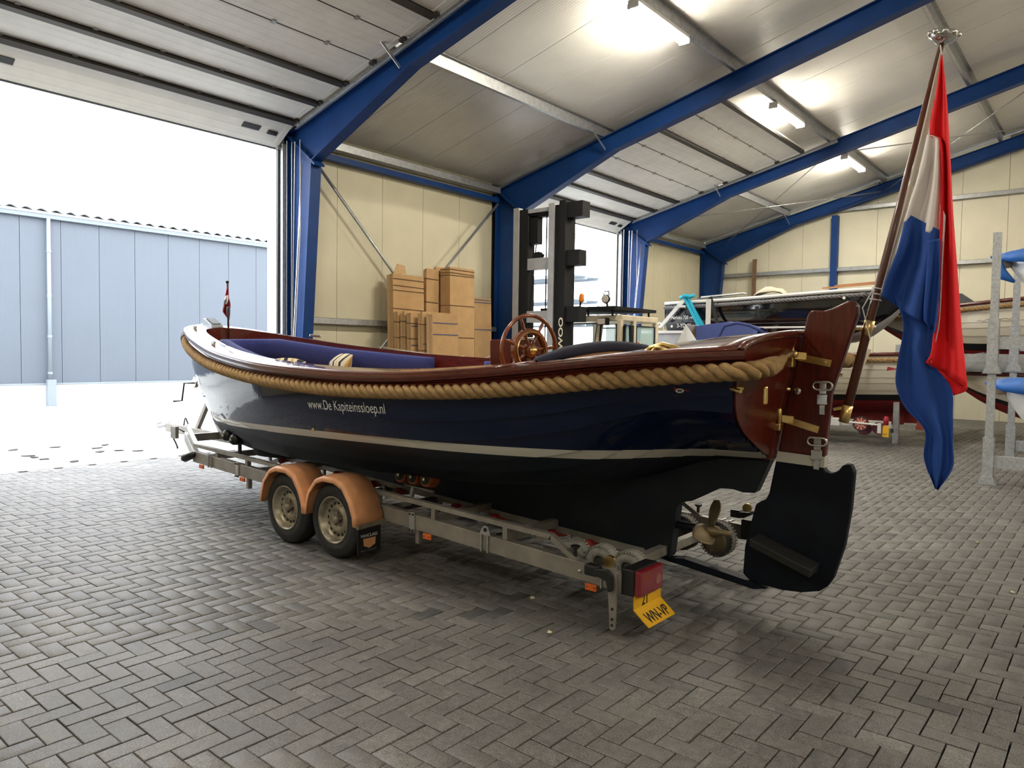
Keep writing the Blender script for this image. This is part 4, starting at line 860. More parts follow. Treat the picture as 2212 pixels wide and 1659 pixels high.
TP(MB().tube([(-8.72, YC-.36, .72), (-8.70, YC-.40, .80), (-8.62, YC-.45, .79), (-8.58, YC-.48, .72)], .008, 6), 'brake_cable', M_BLACKP, smooth=True)
TP(MB().lathe([(-.1, .02), (-.06, .045), (.04, .04), (.1, .02)], (-7.55, YC-.93, .50), (1, .3, .4), 10), 'front_light', M_BLACKP, smooth=True)
# wheels
def wheel(x, y, r_, sg):
    w = TP(MB().lathe([(.0, .185), (.0, r_-.06), (-.012, r_-.02), (-.03, r_), (-.06, r_+.003), (-.13, r_+.003), (-.16, r_), (-.178, r_-.02), (-.19, r_-.06), (-.19, .185)], (x, y, r_), (0, sg, 0), 40, closed=True), 'tyre', M_TYRE, smooth=True)
    c = Vector((x, y, r_)); o_ = Vector((0, sg, 0))
    for k in range(3): MB().lathe([(-.07-.025*k-.004, r_+.0045), (-.07-.025*k+.004, r_+.0045)], c, o_, 40, caps=False).build('tread_groove', M_BLACKP, w)
    rm = MB().lathe([(-.005, .192), (.004, .186), (-.002, .176), (-.035, .166), (-.05, .155), (-.062, .135), (-.058, .12), (-.040, .10), (-.036, .085), (-.05, .068), (-.06, .03), (-.06, .004)], c, o_, 40, caps=False).build('rim', M_RIM, w, smooth=True)
    e = Vector((1, 0, 0)); g = Vector((0, 0, 1))
    for k in range(16):
        a = 2*math.pi*k/16; q = c+o_*(-.0575)+(e*math.cos(a)+g*math.sin(a))*.127; MB().lathe([(0, .0125), (.004, .0125)], q, o_, 10).build('rim_hole', M_BLACKP, rm)
    for k in range(5):
        a = 2*math.pi*k/5+.3; q = c+o_*(-.05)+(e*math.cos(a)+g*math.sin(a))*.052; MB().lathe([(0, .011), (.014, .011)], q, o_, 6).build('wheel_nut', M_RIM, rm)
    MB().lathe([(-.06, .032), (-.02, .032), (-.012, .024)], c, o_, 16).build('hub_cap', M_TRUST, rm, smooth=True)
for sg in (-1, 1):
    for x in (-5.42, -4.755): wheel(x, YC+sg*1.15, .303, sg)
    for xc, z0 in ((-5.425, .652), (-4.76, .648)):       # mudguards: arched shell with a lip and a raised rib
        y0, y1 = YC+sg*1.185, YC+sg*.915
        prof = [(-.332, -.34), (-.325, -.26), (-.285, -.14), (-.19, -.035), (-.09, 0), (.07, 0), (.18, -.04), (.27, -.15), (.325, -.27), (.333, -.35)]
        rows = []
        for i, (dx, dz_) in enumerate(prof):
            k = .93; inn = lambda q: (xc+dx*q, z0-.30+(dz_+.30)*q)
            xa, za = xc+dx*.90, z0-.31+(dz_+.31)*.86
            rows.append([(xa, y0, za), (xc+dx*.97, y0, z0-.31+(dz_+.31)*.965), (xc+dx, lerp(y0, y1, .10), z0+dz_), (xc+dx, lerp(y0, y1, .30), z0+dz_), (xc+dx*1.012, lerp(y0, y1, .36), z0+dz_+.006), (xc+dx, lerp(y0, y1, .42), z0+dz_), (xc+dx, y1, z0+dz_)])
        TP(MB().grid(rows), 'mudguard', M_FEND, smooth=True, solid=.006)
    TP(MB().bar((-4.42, YC+sg*1.17, .30), (-4.42, YC+sg*.86, .315), .03, .03), 'flap_bar', M_TRUST)
    fl_ = TP(MB().box(-4.44, -4.43, YC+sg*(.935 if sg > 0 else 1.155), YC+sg*(1.155 if sg > 0 else .935), .085, .295), 'mud_flap', M_BLACKP)
    if sg < 0:
        y0 = YC-1.045; MB().prism([(y0-.06, .20), (y0+.06, .20), (y0+.055, .145), (y0, .122), (y0-.055, .145)], 0, -4.43, -4.428).build('flap_badge', M_FEND, fl_)
        text('flap_lettering', 'VANCLAES', M_WHITEPT, fl_, frame_mx((-4.4275, y0-.088, .212), (0,1,0), (0,0,1)), .034)
        text('flap_small_lettering', 'BOAT TRAILERS', M_FAINT, fl_, frame_mx((-4.4275, y0-.085, .10), (0,1,0), (0,0,1)), .022)
TP(MB().lathe([(-.09, .17), (-.09, .26), (-.05, .30), (.05, .30), (.09, .26), (.09, .17)], (-7.05, 4.52, .56), (.0, .12, 1), 30, closed=True), 'spare_tyre', M_TYRE, smooth=True)
# keel rollers, side rollers
def roller(c, ax, r_, w_, m, cap=M_STEEL, name='keel_roller'):
    o = TP(MB().lathe([(-w_/2, r_*.8), (-w_/2+.01, r_), (-w_*.1, r_*.72), (w_*.1, r_*.72), (w_/2-.01, r_), (w_/2, r_*.8)], c, ax, 18), name, m, smooth=True)
    for s_ in (-1, 1): MB().lathe([(0, .014), (.02, .014)], Vector(c)+Vector(ax)*s_*w_/2, Vector(ax)*s_, 8).build('roller_pin', cap, o)
    return o
for x in (-7.15, -6.62, -6.15, -5.6, -5.2, -4.45, -4.0, -3.4, -3.05):
    zk = .475-.0517*(x+7.3)-.05
    roller((x, YC, zk), (0,1,0), .045, .20, M_RED)
    for s_ in (-1, 1):
        k = TP(MB().bar((x-.13, YC+s_*.13, zk-.05), (x+.02, YC+s_*.13, zk+.005), .006, .05), 'roller_arm', M_TRAIL)
        TP(MB().box(x-.15, x-.12, YC+s_*.13-.012, YC+s_*.13+.012, tz(x)-.09, zk-.02), 'roller_post', M_TRAIL)
TP(MB().bar((-7.4, YC, tz(-7.4)-.10), (-2.6, YC, tz(-2.6)-.12), .07, .05), 'centre_beam', M_TRAIL)
def wobble(x0, y0, z0, tilt, m, core, n, gap, lab):
    for k in range(n):
        c = Vector((x0+gap*k, y0, z0-.0*k)); axv = Vector((.10, -1, .18)).normalized()
        o = TP(MB().lathe([(-.06, .055), (-.045, .062), (.045, .062), (.06, .055)], c, axv, 24), 'side_roller', m); MB().lathe([(.056, .046), (.062, .046)], c, axv, 20).build('roller_disc', core, o); MB().lathe([(.06, .014), (.085, .012)], c, axv, 8).build('roller_nut', M_STEEL, o)
    TP(MB().tube([(x0-.02, y0+.02, z0-.085), (x0+gap*(n-1)+.02, y0+.02, z0-.10)], .012, 8), 'roller_yoke', M_TRAIL)
    TP(MB().bar((x0+gap*.6, y0+.02, z0-.09), (x0+gap*.6, y0-.02, rz_(x0)-.16), .03, .03, up=(1,0,0)), 'roller_support', M_TRAIL)
    TP(MB().bar((x0+gap*.6, y0-.02, rz_(x0)-.16), (x0+gap*.6, YC-.86 if y0 < YC else YC+.86, rz_(x0)-.16), .03, .03), 'support_arm', M_TRAIL)
wobble(-4.62, 4.13, .60, 0, M_OROLL, M_BLACKP, 3, .155, ''); wobble(-4.62, 5.17, .60, 0, M_OROLL, M_BLACKP, 3, .155, '')
for yy, s_ in ((4.16, -1), (5.14, 1)):
    for k in range(2):
        c = Vector((-7.42+.16*k, yy, .70-.03*k)); o = TP(MB().lathe([(-.13, .05), (-.11, .06), (.11, .06), (.13, .05)], c, Vector((.25, -1, .1)).normalized(), 18), 'bow_roller', M_BLACKP, smooth=True); MB().lathe([(.13, .018), (.16, .015)], c, Vector((.25, -1, .1)).normalized(), 8).build('roller_nut', M_STEEL, o)
    TP(MB().bar((-7.30, yy, .64), (-7.30, yy-.1*0, .50), .03, .03, up=(1,0,0)), 'roller_support', M_DARKST)
    TP(MB().bar((-7.30, yy, .50), (-7.30, YC+s_*.86, .52), .03, .03), 'support_arm', M_TRAIL)
# grey pneumatic support wheels at the tail
def soft_wheel(c, r_, m):
    w_ = .085
    o = TP(MB().lathe([(-w_/2, r_*.42), (-w_/2-.004, r_*.7), (-w_*.42, r_*.93), (-w_*.25, r_), (w_*.25, r_), (w_*.42, r_*.93), (w_/2+.004, r_*.7), (w_/2, r_*.42)], c, (0,1,0), 28, closed=True), 'support_tyre', m, smooth=True)
    for k in range(34):
        a = 2*math.pi*k/34; d = Vector((math.cos(a), 0, math.sin(a)))
        for s_ in (-1, 1): p = Vector(c)+d*r_*.97+Vector((0, s_*w_*.36, 0)); MB().bar(p-d*r_*.06, p+d*r_*.045, .013, .03, up=(0,1,0)).build('tread_block', m, o)
    MB().lathe([(-.03, r_*.42), (.03, r_*.42), (.035, r_*.2), (.035, .01)], c, (0,-1,0), 18).build('tyre_hub', M_DARKST, o)
    return o
for x in (-2.79, -2.57, -2.36): soft_wheel((x, 4.02, .285), .118, M_GREYT)
for x in (-2.92, -2.62, -2.33): soft_wheel((x, 5.26, .255), .135, M_DGREYT)
for yy in (4.02, 5.26): TP(MB().bar((-3.05, yy, .285), (-2.25, yy, .27), .03, .05), 'wheel_bogie', M_TRAIL)
for yy, y2 in ((4.02, YC-.84), (5.26, YC+.84)): TP(MB().bar((-2.68, yy, .275), (-2.68, y2, .29), .04, .04), 'bogie_axle', M_TRAIL)
# tail: light units, plate, brackets
for sg in (-1, 1):
    ya, yb_ = (3.645, 3.925) if sg < 0 else (2*YC-3.925, 2*YC-3.645)
    tb = TP(MB().box(-2.20, -2.115, ya, yb_, .25, .405), 'light_housing', M_BLACKP, bevel=.006); MB().box(-2.115, -2.075, ya+.004, yb_-.004, .253, .402).build('tail_lens', M_LENS, tb, bevel=.010)
    MB().lathe([(0, .03), (.0015, .03)], (-2.0752, lerp(ya, yb_, .78), .32), (1,0,0), 20).build('reflector', mat('clear_reflector', (.30, .12, .10), .3), tb)
    MB().box(-2.0755, -2.0742, lerp(ya, yb_, .14), lerp(ya, yb_, .36), .345, .375).build('amber_segment', mat('amber_segment', (.30, .045, .012), .3), tb)
    ye = 3.60 if sg < 0 else 2*YC-3.60
    br = TP(MB().prism([(-2.27, .40), (-2.21, .415), (-2.20, .20), (-2.205, .06), (-2.22, .045), (-2.24, .05), (-2.25, .2)], 1, ye-.006, ye+.006), 'tail_bracket', M_TRAIL)
    for z in (.17, .11, .075): MB().lathe([(0, .009), (.002, .009)], (-2.224, ye-.006, z), (0,-1,0), 10).build('bracket_hole', M_BLACKP, br)
    TP(MB().box(-2.42, -2.33, ye-.02, ye+.05, .335, .40), 'marker_lamp', M_BLACKP, bevel=.01); TP(MB().prism([(-2.34, .39), (-2.25, .40), (-2.215, .37), (-2.215, .28), (-2.245, .27), (-2.26, .33), (-2.34, .35)], 1, ye-.03, ye-.008), 'lamp_arm', M_BLACKP, bevel=.006)
    TP(MB().lathe([(-.012, .038), (.012, .038)], (-2.34, ye+.14, .395), (.2, -1, 0), 18), 'tie_ring', M_BRASS)
pt = TP(MB().box(-2.12, -2.112, 3.655, 3.965, .175, .30), 'number_plate', M_PLATE)
lowp = MB().add([(-2.112, 3.645, .178), (-2.112, 3.965, .178), (-2.04, 4.02, .075), (-2.04, 3.70, .075), (-2.118, 3.645, .176), (-2.118, 3.965, .176), (-2.046, 4.02, .073), (-2.046, 3.70, .073)], [(0,1,2,3),(4,7,6,5),(0,4,5,1),(1,5,6,2),(2,6,7,3),(3,7,4,0)]); lp = lowp.build('plate_fold', M_PLATE, pt)
M_BLACKPT = mat('black_lettering', (.01, .01, .01), .5)
text('plate_digits', '21', M_BLACKPT, pt, frame_mx((-2.1115, 3.735, .182), (0,1,0), (0,0,1)), .10, .8, bold=.001)
text('plate_letters', 'WN-VP', M_BLACKPT, pt, Matrix(((0, -.072/.137, .103/.126, -2.049), (1, -.055/.137, 0, 3.735), (0, .103/.137, .072/.126, .090), (0, 0, 0, 1))), .105, .72, bold=.001)
# ================================================================ flagstaff and Dutch ensign at the stern
M_STAFF = mat('staff_wood', (0.10, 0.030, 0.014), 0.4, var=0.3, scale=8, stretch=(10, 10, 1), coat=0.3)
A, B_ = px(1824, 905, 1, YC), px(2036, 88, 1, YC)
fs = thing('flagstaff', 'long brown wooden flagstaff leaning aft behind the rudder', 'flagstaff', tuple(A)); FI = Matrix.Translation(-A)
def FP(b, name, m, parent=None, **k):
    o = b.build(name, m, parent or fs, **k)
    if parent is None: o.matrix_parent_inverse = FI
    return o
d_ = (B_-A).normalized()
FP(MB().tube([A, A.lerp(B_, .35), B_], [.027, .024, .015], 14), 'pole', M_STAFF, smooth=True)
FP(MB().lathe([(-.02, .030), (.085, .030)], A, d_, 16), 'foot_ferrule', M_BRASS, smooth=True)
q = A.lerp(B_, .255); FP(MB().lathe([(-.04, .029), (.05, .029)], q, d_, 16), 'collar', M_BRASS, smooth=True)
FP(MB().tube([q, (-1.25, YC, q.z+.0)], .008, 8), 'collar_arm', M_BRASS)
q2 = A.lerp(B_, .035); FP(MB().tube([q2, (-1.345, YC, q2.z-.02)], .010, 8), 'foot_arm', M_BRASS)
tp_ = FP(MB().lathe([(-.02, .02), (.0, .055), (.018, .072), (.034, .07), (.05, .05), (.055, .01)], B_, d_, 24), 'finial', M_CHROME, smooth=True)
for k in range(9):
    a = 2*math.pi*k/9; e = d_.orthogonal().normalized(); g = d_.cross(e); MB().sphere(B_+d_*.03+(e*math.cos(a)+g*math.sin(a))*.07, .016, 8).build('finial_bead', M_CHROME, tp_, smooth=True)
for k, t in enumerate((.335, .35, .365)):
    c = A.lerp(B_, t); e = d_.orthogonal().normalized(); g = d_.cross(e); FP(MB().tube([c+(e*math.cos(2*math.pi*i/14)+g*math.sin(2*math.pi*i/14))*.030 for i in range(14)], .004, 6, closed=True), 'lashing', M_ROPEW)
c0, c1 = A.lerp(B_, .36), A.lerp(B_, .24); FP(MB().tube([c0+Vector((-.02, -.03, 0)), c0.lerp(c1, .4)+Vector((-.05, -.03, 0)), c1+Vector((.03, -.03, -.03)), c1+Vector((.02, -.03, 0))], .004, 6), 'lashing_tail', M_ROPEW)
# the cloth: three stripes gathered in folds; each stripe is a sheet between two edge curves traced on the hanging plane
M_FR = mat('flag_red', (0.85, 0.010, 0.018), 0.8, bump=0.15, bscale=300); M_FW = mat('flag_white', (0.84, 0.78, 0.77), 0.8, bump=0.15, bscale=300); M_FB = mat('flag_blue', (0.010, 0.062, 0.32), 0.8, bump=0.15, bscale=300); M_HEM = mat('flag_hem', (0.62, 0.55, 0.47), 0.8)
fg = thing('ensign', 'large red, white and blue striped flag hanging from the stern flagstaff', 'flag', tuple(B_)); GI = Matrix.Translation(-B_)
def cloth(name, m, left, right, depth, fold, nu=18, y0=YC, ph=0.0, parent=None):
    """left/right: photo outlines (top to bottom) of the sheet; depth = offset of the sheet towards the viewer; fold = depth of the pleats"""
    nv = 40; rows = []
    def along(P, t):
        d = [0]
        for a, c in zip(P[:-1], P[1:]): d.append(d[-1]+math.hypot(c[0]-a[0], c[1]-a[1]))
        s_ = t*d[-1]; return interp([(q_, p[0]) for q_, p in zip(d, P)], s_), interp([(q_, p[1]) for q_, p in zip(d, P)], s_)
    for i in range(nv+1):
        t = i/nv; l, r = along(left, t), along(right, t); row = []
        for j in range(nu+1):
            u = j/nu; x, y = lerp(l[0], r[0], u), lerp(l[1], r[1], u); off = depth(t, u) if callable(depth) else depth
            row.append(px(x, y, 1, y0-off-fold*min(1, t*2.5+.15)*math.sin(u*math.pi*2*fold_n+ph+t*1.3)))
        rows.append(row)
    o = MB().grid(rows).build(name, m, parent or fg, smooth=True, solid=.003)
    if parent is None: o.matrix_parent_inverse = GI
    return o
fold_n = 1.5
cloth('red_band', M_FR, [(2033, 122), (2022, 200), (2008, 290), (2028, 296), (2032, 420), (2026, 560), (2012, 760), (1999, 783)], [(2035, 118), (2044, 200), (2052, 330), (2058, 450), (2066, 560), (2078, 720), (2086, 800), (2090, 840)], .03, .03)
cloth('white_band', M_FW, [(2003, 291), (1985, 370), (1960, 455), (1952, 478)], [(2031, 300), (2032, 420), (2031, 470), (2030, 514)], .04, .03)
cloth('white_band_fold', M_FW, [(2030, 440), (2029, 560), (2024, 700), (2010, 780)], [(2043, 466), (2037, 560), (2029, 700), (2012, 785)], .05, .006)
fold_n = 1.6
cloth('blue_band', M_FB, [(1958, 460), (1938, 540), (1915, 600), (1904, 640)], [(2031, 498), (2030, 580), (2027, 660), (2024, 720)], .055, .04, ph=.6)
cloth('blue_band', M_FB, [(1931, 640), (1951, 700), (1936, 800), (1936, 835), (1955, 880), (1998, 930), (1996, 990), (2020, 1055)], [(2022, 690), (2021, 735), (2010, 775), (2055, 840), (2058, 900), (2058, 960), (2058, 1010), (2026, 1059)], .03, .022, ph=2.0)
fold_n = 1
cloth('blue_fold', M_FB, [(2003, 520), (2000, 600), (1996, 690), (2006, 705)], [(2031, 515), (2030, 600), (2025, 680), (2020, 720)], .085, .02)
cloth('hem', M_HEM, [(2031, 112), (1990, 290), (1950, 455), (1900, 640)], [(2034, 118), (2003, 291), (1956, 466), (1910, 638)], .03, .004, nu=4)
cloth('red_underside', M_FR, [(2005, 785), (2040, 815), (2058, 852)], [(2090, 838), (2084, 846), (2060, 854)], .015, .004, nu=6)
FP(MB().tube([B_-d_*.03+Vector((0, -.02, 0)), px(2034, 118, 1, YC-.03)], .004, 6), 'halyard', M_ROPEW)
# ================================================================ small club pennant at the bow
C0, C1 = px(494, 735, 1, YC), px(491, 612, 1, YC)
ps = thing('pennant_staff', 'short staff at the bow of the navy sloop', 'flagstaff', tuple(C0)); PI_ = Matrix.Translation(-C0)
o = MB().tube([C0, C1], .012, 10).build('pole', M_STAFF, ps, smooth=True); o.matrix_parent_inverse = PI_
o = MB().lathe([(0, .014), (.02, .022), (.03, .015)], C1, (0,0,1), 12).build('truck', M_BLACKP, ps); o.matrix_parent_inverse = PI_
fg = thing('club_pennant', 'small red and white club pennant drooping at the bow', 'flag', tuple(C1)); GI = Matrix.Translation(-C1)
fold_n = 1
cloth('red_cloth', mat('pennant_red', (.30, .012, .02), .8), [(490, 622), (486, 640), (483, 660), (481, 672), (487, 682)], [(493, 622), (494, 640), (498, 660), (494, 680), (493, 690)], .02, .02, nu=8)
cloth('white_patch', M_FW, [(487, 640), (484, 650), (483, 657)], [(492, 637), (493, 646), (490, 657)], .045, .008, nu=6)
cloth('grey_fold', mat('pennant_grey', (.06, .06, .08), .8), [(489, 662), (490, 680), (492, 692)], [(497, 662), (497, 678), (495, 693)], .045, .01, nu=6)
cloth('dark_mark', M_BLACKP, [(484, 649), (483, 658)], [(489, 645), (488, 656)], .06, .002, nu=4)
# ================================================================ cardboard leaning on the wall
M_CARD = mat('cardboard', (0.50, 0.31, 0.145), 0.8, var=0.08, scale=5); M_CARDE = mat('cardboard_edge', (0.56, 0.37, 0.19), 0.85, var=0.1, scale=20); M_CREASE = mat('crease_line', (0.13, 0.075, 0.035), 0.9); M_BLUELINE = mat('blue_print_line', (0.10, 0.12, 0.24), 0.9)
CI = [0]
def cardboard(lab, x0, x1, y0, y1, h, lean=.05, creases=(), blue=(), torn=False, layers=3):
    """bundle of flattened cartons standing on edge, front face at x1, leaning towards the wall"""
    t = thing('cardboard_bundle', lab, 'cardboard', (x1, y0, 0), 0, 'flattened cartons against the wall'); w, th = y1-y0, x1-x0; t.rotation_euler = (0, -lean, 0); t.location.z = .004
    for k in range(layers):
        a, b_ = -th+th*k/layers, -th+th*(k+1)/layers-.006; jz = random.uniform(-.03, .02) if k < layers-1 else 0; dy = random.uniform(-.006, .012)
        MB().prism([(a, 0), (b_, 0), (b_, h+jz), (a, h+jz+random.uniform(-.02, .01))], 1, dy, w+dy).build('carton_sheet', M_CARD if k == layers-1 else M_CARDE, t)
    for z in creases: MB().bar((.001, .0, z*h), (.001, w, z*h+random.uniform(-.015, .01)), .004, .014).build('crease', M_CREASE, t); MB().bar((-th, -.001, z*h+.01), (0, -.001, z*h), .012, .004, up=(0,1,0)).build('crease', M_CREASE, t)
    for z in blue: MB().bar((.001, .01, z*h), (.001, w-.01, z*h), .003, .016).build('print_line', M_BLUELINE, t)
    if torn: MB().prism([(.02, h-.02), (.12, h+.19), (.30, h+.17), (.34, h+.02)], 0, -.03, -.015).build('torn_flap', M_CARDE, t)
    return t
cardboard('tall cardboard bundle at the left end of the pile, with a torn flap on top', -10.58, -10.40, 9.06, 9.84, 3.08, .03, (.97, .93, .90, .79, .68, .52), (), True, 2)
cardboard('narrow tall cardboard bundle standing second from the left in the pile', -10.69, -10.63, 9.86, 10.10, 3.10, .004, (.95, .9, .8), (), False, 2)
cardboard('narrow tall cardboard bundle left of the tallest one', -10.62, -10.52, 9.94, 10.27, 3.26, .004, (.94, .8, .62, .5), (), False, 2)
cardboard('tall cardboard slab just behind the tallest front bundle', -10.69, -10.61, 10.29, 10.56, 3.33, .004, (.95, .7), (), False, 2)
cardboard('tallest wide cardboard bundle in the middle of the pile', -10.52, -10.24, 10.36, 11.06, 3.32, .018, (.985, .965, .95, .77, .58, .45), (), False, 2)
for k, (xx, yy, hh) in enumerate([(-10.22, 9.00, 2.36), (-10.07, 9.03, 2.37), (-9.92, 9.05, 2.33), (-9.72, 9.14, 2.36)]):
    cardboard(['thin short cardboard bundle hard against the tall left one', 'second thin short cardboard bundle from the left', 'third thin short cardboard bundle from the left, edge bent', 'thin short cardboard bundle behind the front short one'][k], xx-.12, xx, yy, yy+.72, hh, .03, (.92, .8, .55) if k != 3 else (.9, .7), (.9, .75) if k > 1 else (), False, 2)
cardboard('short cardboard bundle at the very front with blue print lines', -9.66, -9.50, 9.20, 9.86, 2.32, .035, (.62,), (.93, .84, .50), False, 2)
cardboard('separate cardboard bundle at the right end, beside the blue column', -10.66, -10.40, 11.26, 11.80, 2.78, .03, (), (.985, .965, .76, .5), False, 2)
cardboard('dark slim cardboard slab behind the right end bundle', -10.69, -10.64, 11.08, 11.30, 2.28, .01, (), (), False, 1)
pts = [(-10.64, 8.84, 1.72), (-10.2, 8.95, 1.66), (-9.44, 9.15, 1.58), (-9.44, 9.55, 1.53), (-9.55, 10.0, 1.56), (-10.2, 10.6, 1.50), (-10.24, 11.05, 1.47), (-10.36, 11.5, 1.52), (-10.36, 11.86, 1.62), (-10.6, 12.3, 1.72)]
tag(MB().tube(pts, .010, 6).build('tie_rope', M_ROPEW, smooth=True), 'thin pale rope slung across the cardboard pile', 'rope')
# ================================================================ forklift
M_MASTG = mat('worn_mast_steel', (0.34, 0.34, 0.35), 0.5, 0.3, scale=5, col2=(0.42, 0.42, 0.43)); M_MASTK = mat('black_mast', (0.010, 0.010, 0.011), 0.65, spec=0.2); M_CABC = mat('cream_cab', (0.62, 0.54, 0.40), 0.45, var=0.1, scale=6)
M_GLASS = mat('tinted_glass', (0.55, 0.80, 0.82), 0.05, trans=0.0, alpha=0.28); M_SEAT = mat('grey_seat', (0.10, 0.12, 0.15), 0.8)
fk = thing('forklift', 'cream cab forklift with tall black mast parked at the middle door', 'forklift', (-8.5, 11.6, 0)); FKI = Matrix.Translation((8.5, -11.6, 0))
def KP(b, name, m, parent=None, **k):
    o = b.build(name, m, parent or fk, **k)
    if parent is None: o.matrix_parent_inverse = FKI
    return o
for x0, x1, nm in ((-9.18, -8.86, 'l'), (-8.33, -7.96, 'r')):
    KP(MB().box(x0, x0+.13, 10.95, 11.08, .1, 4.42), 'outer_channel', M_MASTG); KP(MB().box(x0+.13, x1, 10.98, 11.22, .1, 4.38), 'inner_channel', M_MASTK)
    for z in (.5, 2.3, 3.4): pass
KP(MB().box(-8.07, -7.93, 10.93, 11.25, .1, 4.44), 'side_plate', M_MASTK)
for z, w_ in ((4.12, .30), (3.25, .24), (2.22, .26)): KP(MB().box(-7.94, -7.94+w_+.05, 10.98, 11.22, z, z+.28), 'side_block', M_MASTK)
KP(MB().box(-9.05, -8.2, 11.05, 11.2, 4.22, 4.36), 'top_tie', M_MASTK); KP(MB().box(-9.05, -8.2, 11.0, 11.05, 4.30, 4.37), 'top_bar', M_MASTG)
KP(MB().box(-8.9, -8.3, 11.0, 11.12, 3.22, 3.44), 'middle_tie', M_MASTG); KP(MB().box(-8.9, -8.3, 11.0, 11.12, 2.22, 2.44), 'lower_tie', M_MASTG); KP(MB().box(-8.95, -8.2, 10.9, 11.0, .45, .95), 'fork_carriage', M_MASTK)
for x in (-9.0, -8.25): KP(MB().box(x-.07, x+.07, 9.75, 10.9, .10, .15), 'fork', M_MASTK)
KP(MB().prism([(-8.74, 3.44), (-8.55, 3.44), (-8.52, 3.50), (-8.60, 3.56), (-8.72, 3.54)], 1, 11.0, 11.1), 'chain_anchor', M_MASTK)
KP(MB().box(-8.84, -8.66, 11.05, 11.2, 3.72, 4.25), 'chain_wheel_box', M_MASTK)
for x in (-8.86, -8.42): KP(MB().tube([(x, 11.02, .9), (x, 11.02, 4.25)], .013, 6), 'lift_chain', M_MASTK)
KP(MB().tube([(-8.68, 11.04, 3.7), (-8.80, 11.04, 2.6), (-8.84, 11.04, 1.2)], .012, 6), 'hydraulic_hose', M_MASTK)
tl_ = text('mast_lettering', 'DAEWOO', mat('cream_lettering', (.75, .68, .50), .5), fk, Matrix.Identity(4), .135, 1, bold=.003); w_ = max(v.co.x for v in tl_.data.vertices); tl_.data.transform(frame_mx((-7.945, 10.926, 1.28), (0, 0, 1), (-1, 0, 0)) @ Matrix.Diagonal((1.02/w_, 1, 1, 1))); tl_.matrix_parent_inverse = FKI
# chassis, cab
KP(MB().prism([(11.35, .35), (14.6, .35), (14.75, .6), (14.7, 1.45), (13.6, 1.55), (13.5, 1.15), (11.6, 1.1), (11.35, .9)], 0, -9.15, -7.5), 'chassis', M_CABC, bevel=.03)
for x in (-9.2, -7.45):
    for y_, r_ in ((11.75, .42), (14.1, .36)):
        wh_ = KP(MB().lathe([(-.13, r_*.55), (-.14, r_*.9), (-.10, r_), (.10, r_), (.14, r_*.9), (.13, r_*.55)], (x, y_, r_), (1,0,0), 28), 'wheel', M_TYRE, smooth=True); MB().lathe([(.131, r_*.5), (.145, r_*.3)], (x, y_, r_), (1,0,0), 18).build('wheel_hub', M_CABC, wh_)
cab = KP(MB().box(-8.98, -7.42, 12.15, 13.55, 2.28, 2.40), 'cab_roof', M_CABC, bevel=.02)
for p, q in (((-8.95, 12.12, 1.1), (-8.90, 12.22, 2.3)), ((-8.02, 12.08, 1.1), (-7.94, 12.20, 2.3)), ((-7.46, 12.62, 1.1), (-7.46, 12.62, 2.3)), ((-7.46, 13.5, 1.1), (-7.46, 13.5, 2.3)), ((-8.93, 13.5, 1.1), (-8.93, 13.5, 2.3)), ((-7.47, 12.15, 1.1), (-7.47, 12.15, 2.3))): KP(MB().bar(p, q, .09, .09, up=(0,1,0)), 'cab_post', M_CABC, bevel=.01)
def pane(lab, p0, p1, p2, p3, fr=.035):
    P = [Vector(p) for p in (p0, p1, p2, p3)]; o = KP(MB().add(P, [(0,1,2,3)]), 'window_pane', M_GLASS, solid=.006)
    MB().tube(P, fr*.6, 6, closed=True).build('window_gasket', M_MASTK, o); return o
pane('front', (-8.84, 12.13, 1.2), (-8.10, 12.11, 1.2), (-8.02, 12.2, 2.24), (-8.84, 12.2, 2.24))
pane('corner', (-7.93, 12.1, 1.2), (-7.53, 12.1, 1.2), (-7.53, 12.14, 2.22), (-7.90, 12.14, 2.22))
pane('side', (-7.44, 12.22, 1.2), (-7.44, 12.58, 1.2), (-7.44, 12.58, 2.2), (-7.44, 12.22, 2.2)); pane('side', (-7.44, 12.7, 1.2), (-7.44, 13.42, 1.2), (-7.44, 13.42, 2.2), (-7.44, 12.7, 2.2)); pane('rear', (-8.88, 13.52, 1.2), (-7.52, 13.52, 1.2), (-7.52, 13.52, 2.2), (-8.88, 13.52, 2.2))
dr = KP(MB().tube([(-7.40, 12.2, .9), (-7.40, 12.2, 2.18), (-7.20, 12.08, 2.18), (-7.14, 12.06, .9)], .035, 6), 'open_door_frame', M_MASTK); MB().bar((-7.40, 12.2, 1.72), (-7.17, 12.07, 1.72), .03, .03).build('door_rail', M_MASTK, dr); MB().add([(-7.38, 12.19, .9), (-7.15, 12.07, .9), (-7.21, 12.09, 2.16), (-7.38, 12.19, 2.16)], [(0,1,2,3)]).build('door_pane', M_GLASS, dr, solid=.006)
KP(MB().box(-9.3, -7.5, 12.0, 13.6, 2.50, 2.56), 'roof_guard', M_MASTK)
for x, y_ in ((-9.2, 12.1), (-8.18, 12.1), (-7.62, 12.1), (-9.2, 13.5), (-7.62, 13.5)): KP(MB().box(x-.015, x+.015, y_-.015, y_+.015, 2.38, 2.52), 'guard_post', M_MASTK)
bc = KP(MB().lathe([(0, .04), (.02, .05), (.05, .055), (.15, .05), (.18, .02)], (-8.36, 12.1, 2.66), (.12, 0, 1), 14), 'beacon', mat('beacon_orange', (.85, .22, .01), .25, coat=.5), smooth=True); MB().tube([(-8.39, 12.1, 2.55), (-8.36, 12.1, 2.68)], .02, 8).build('beacon_stem', M_MASTK, bc)
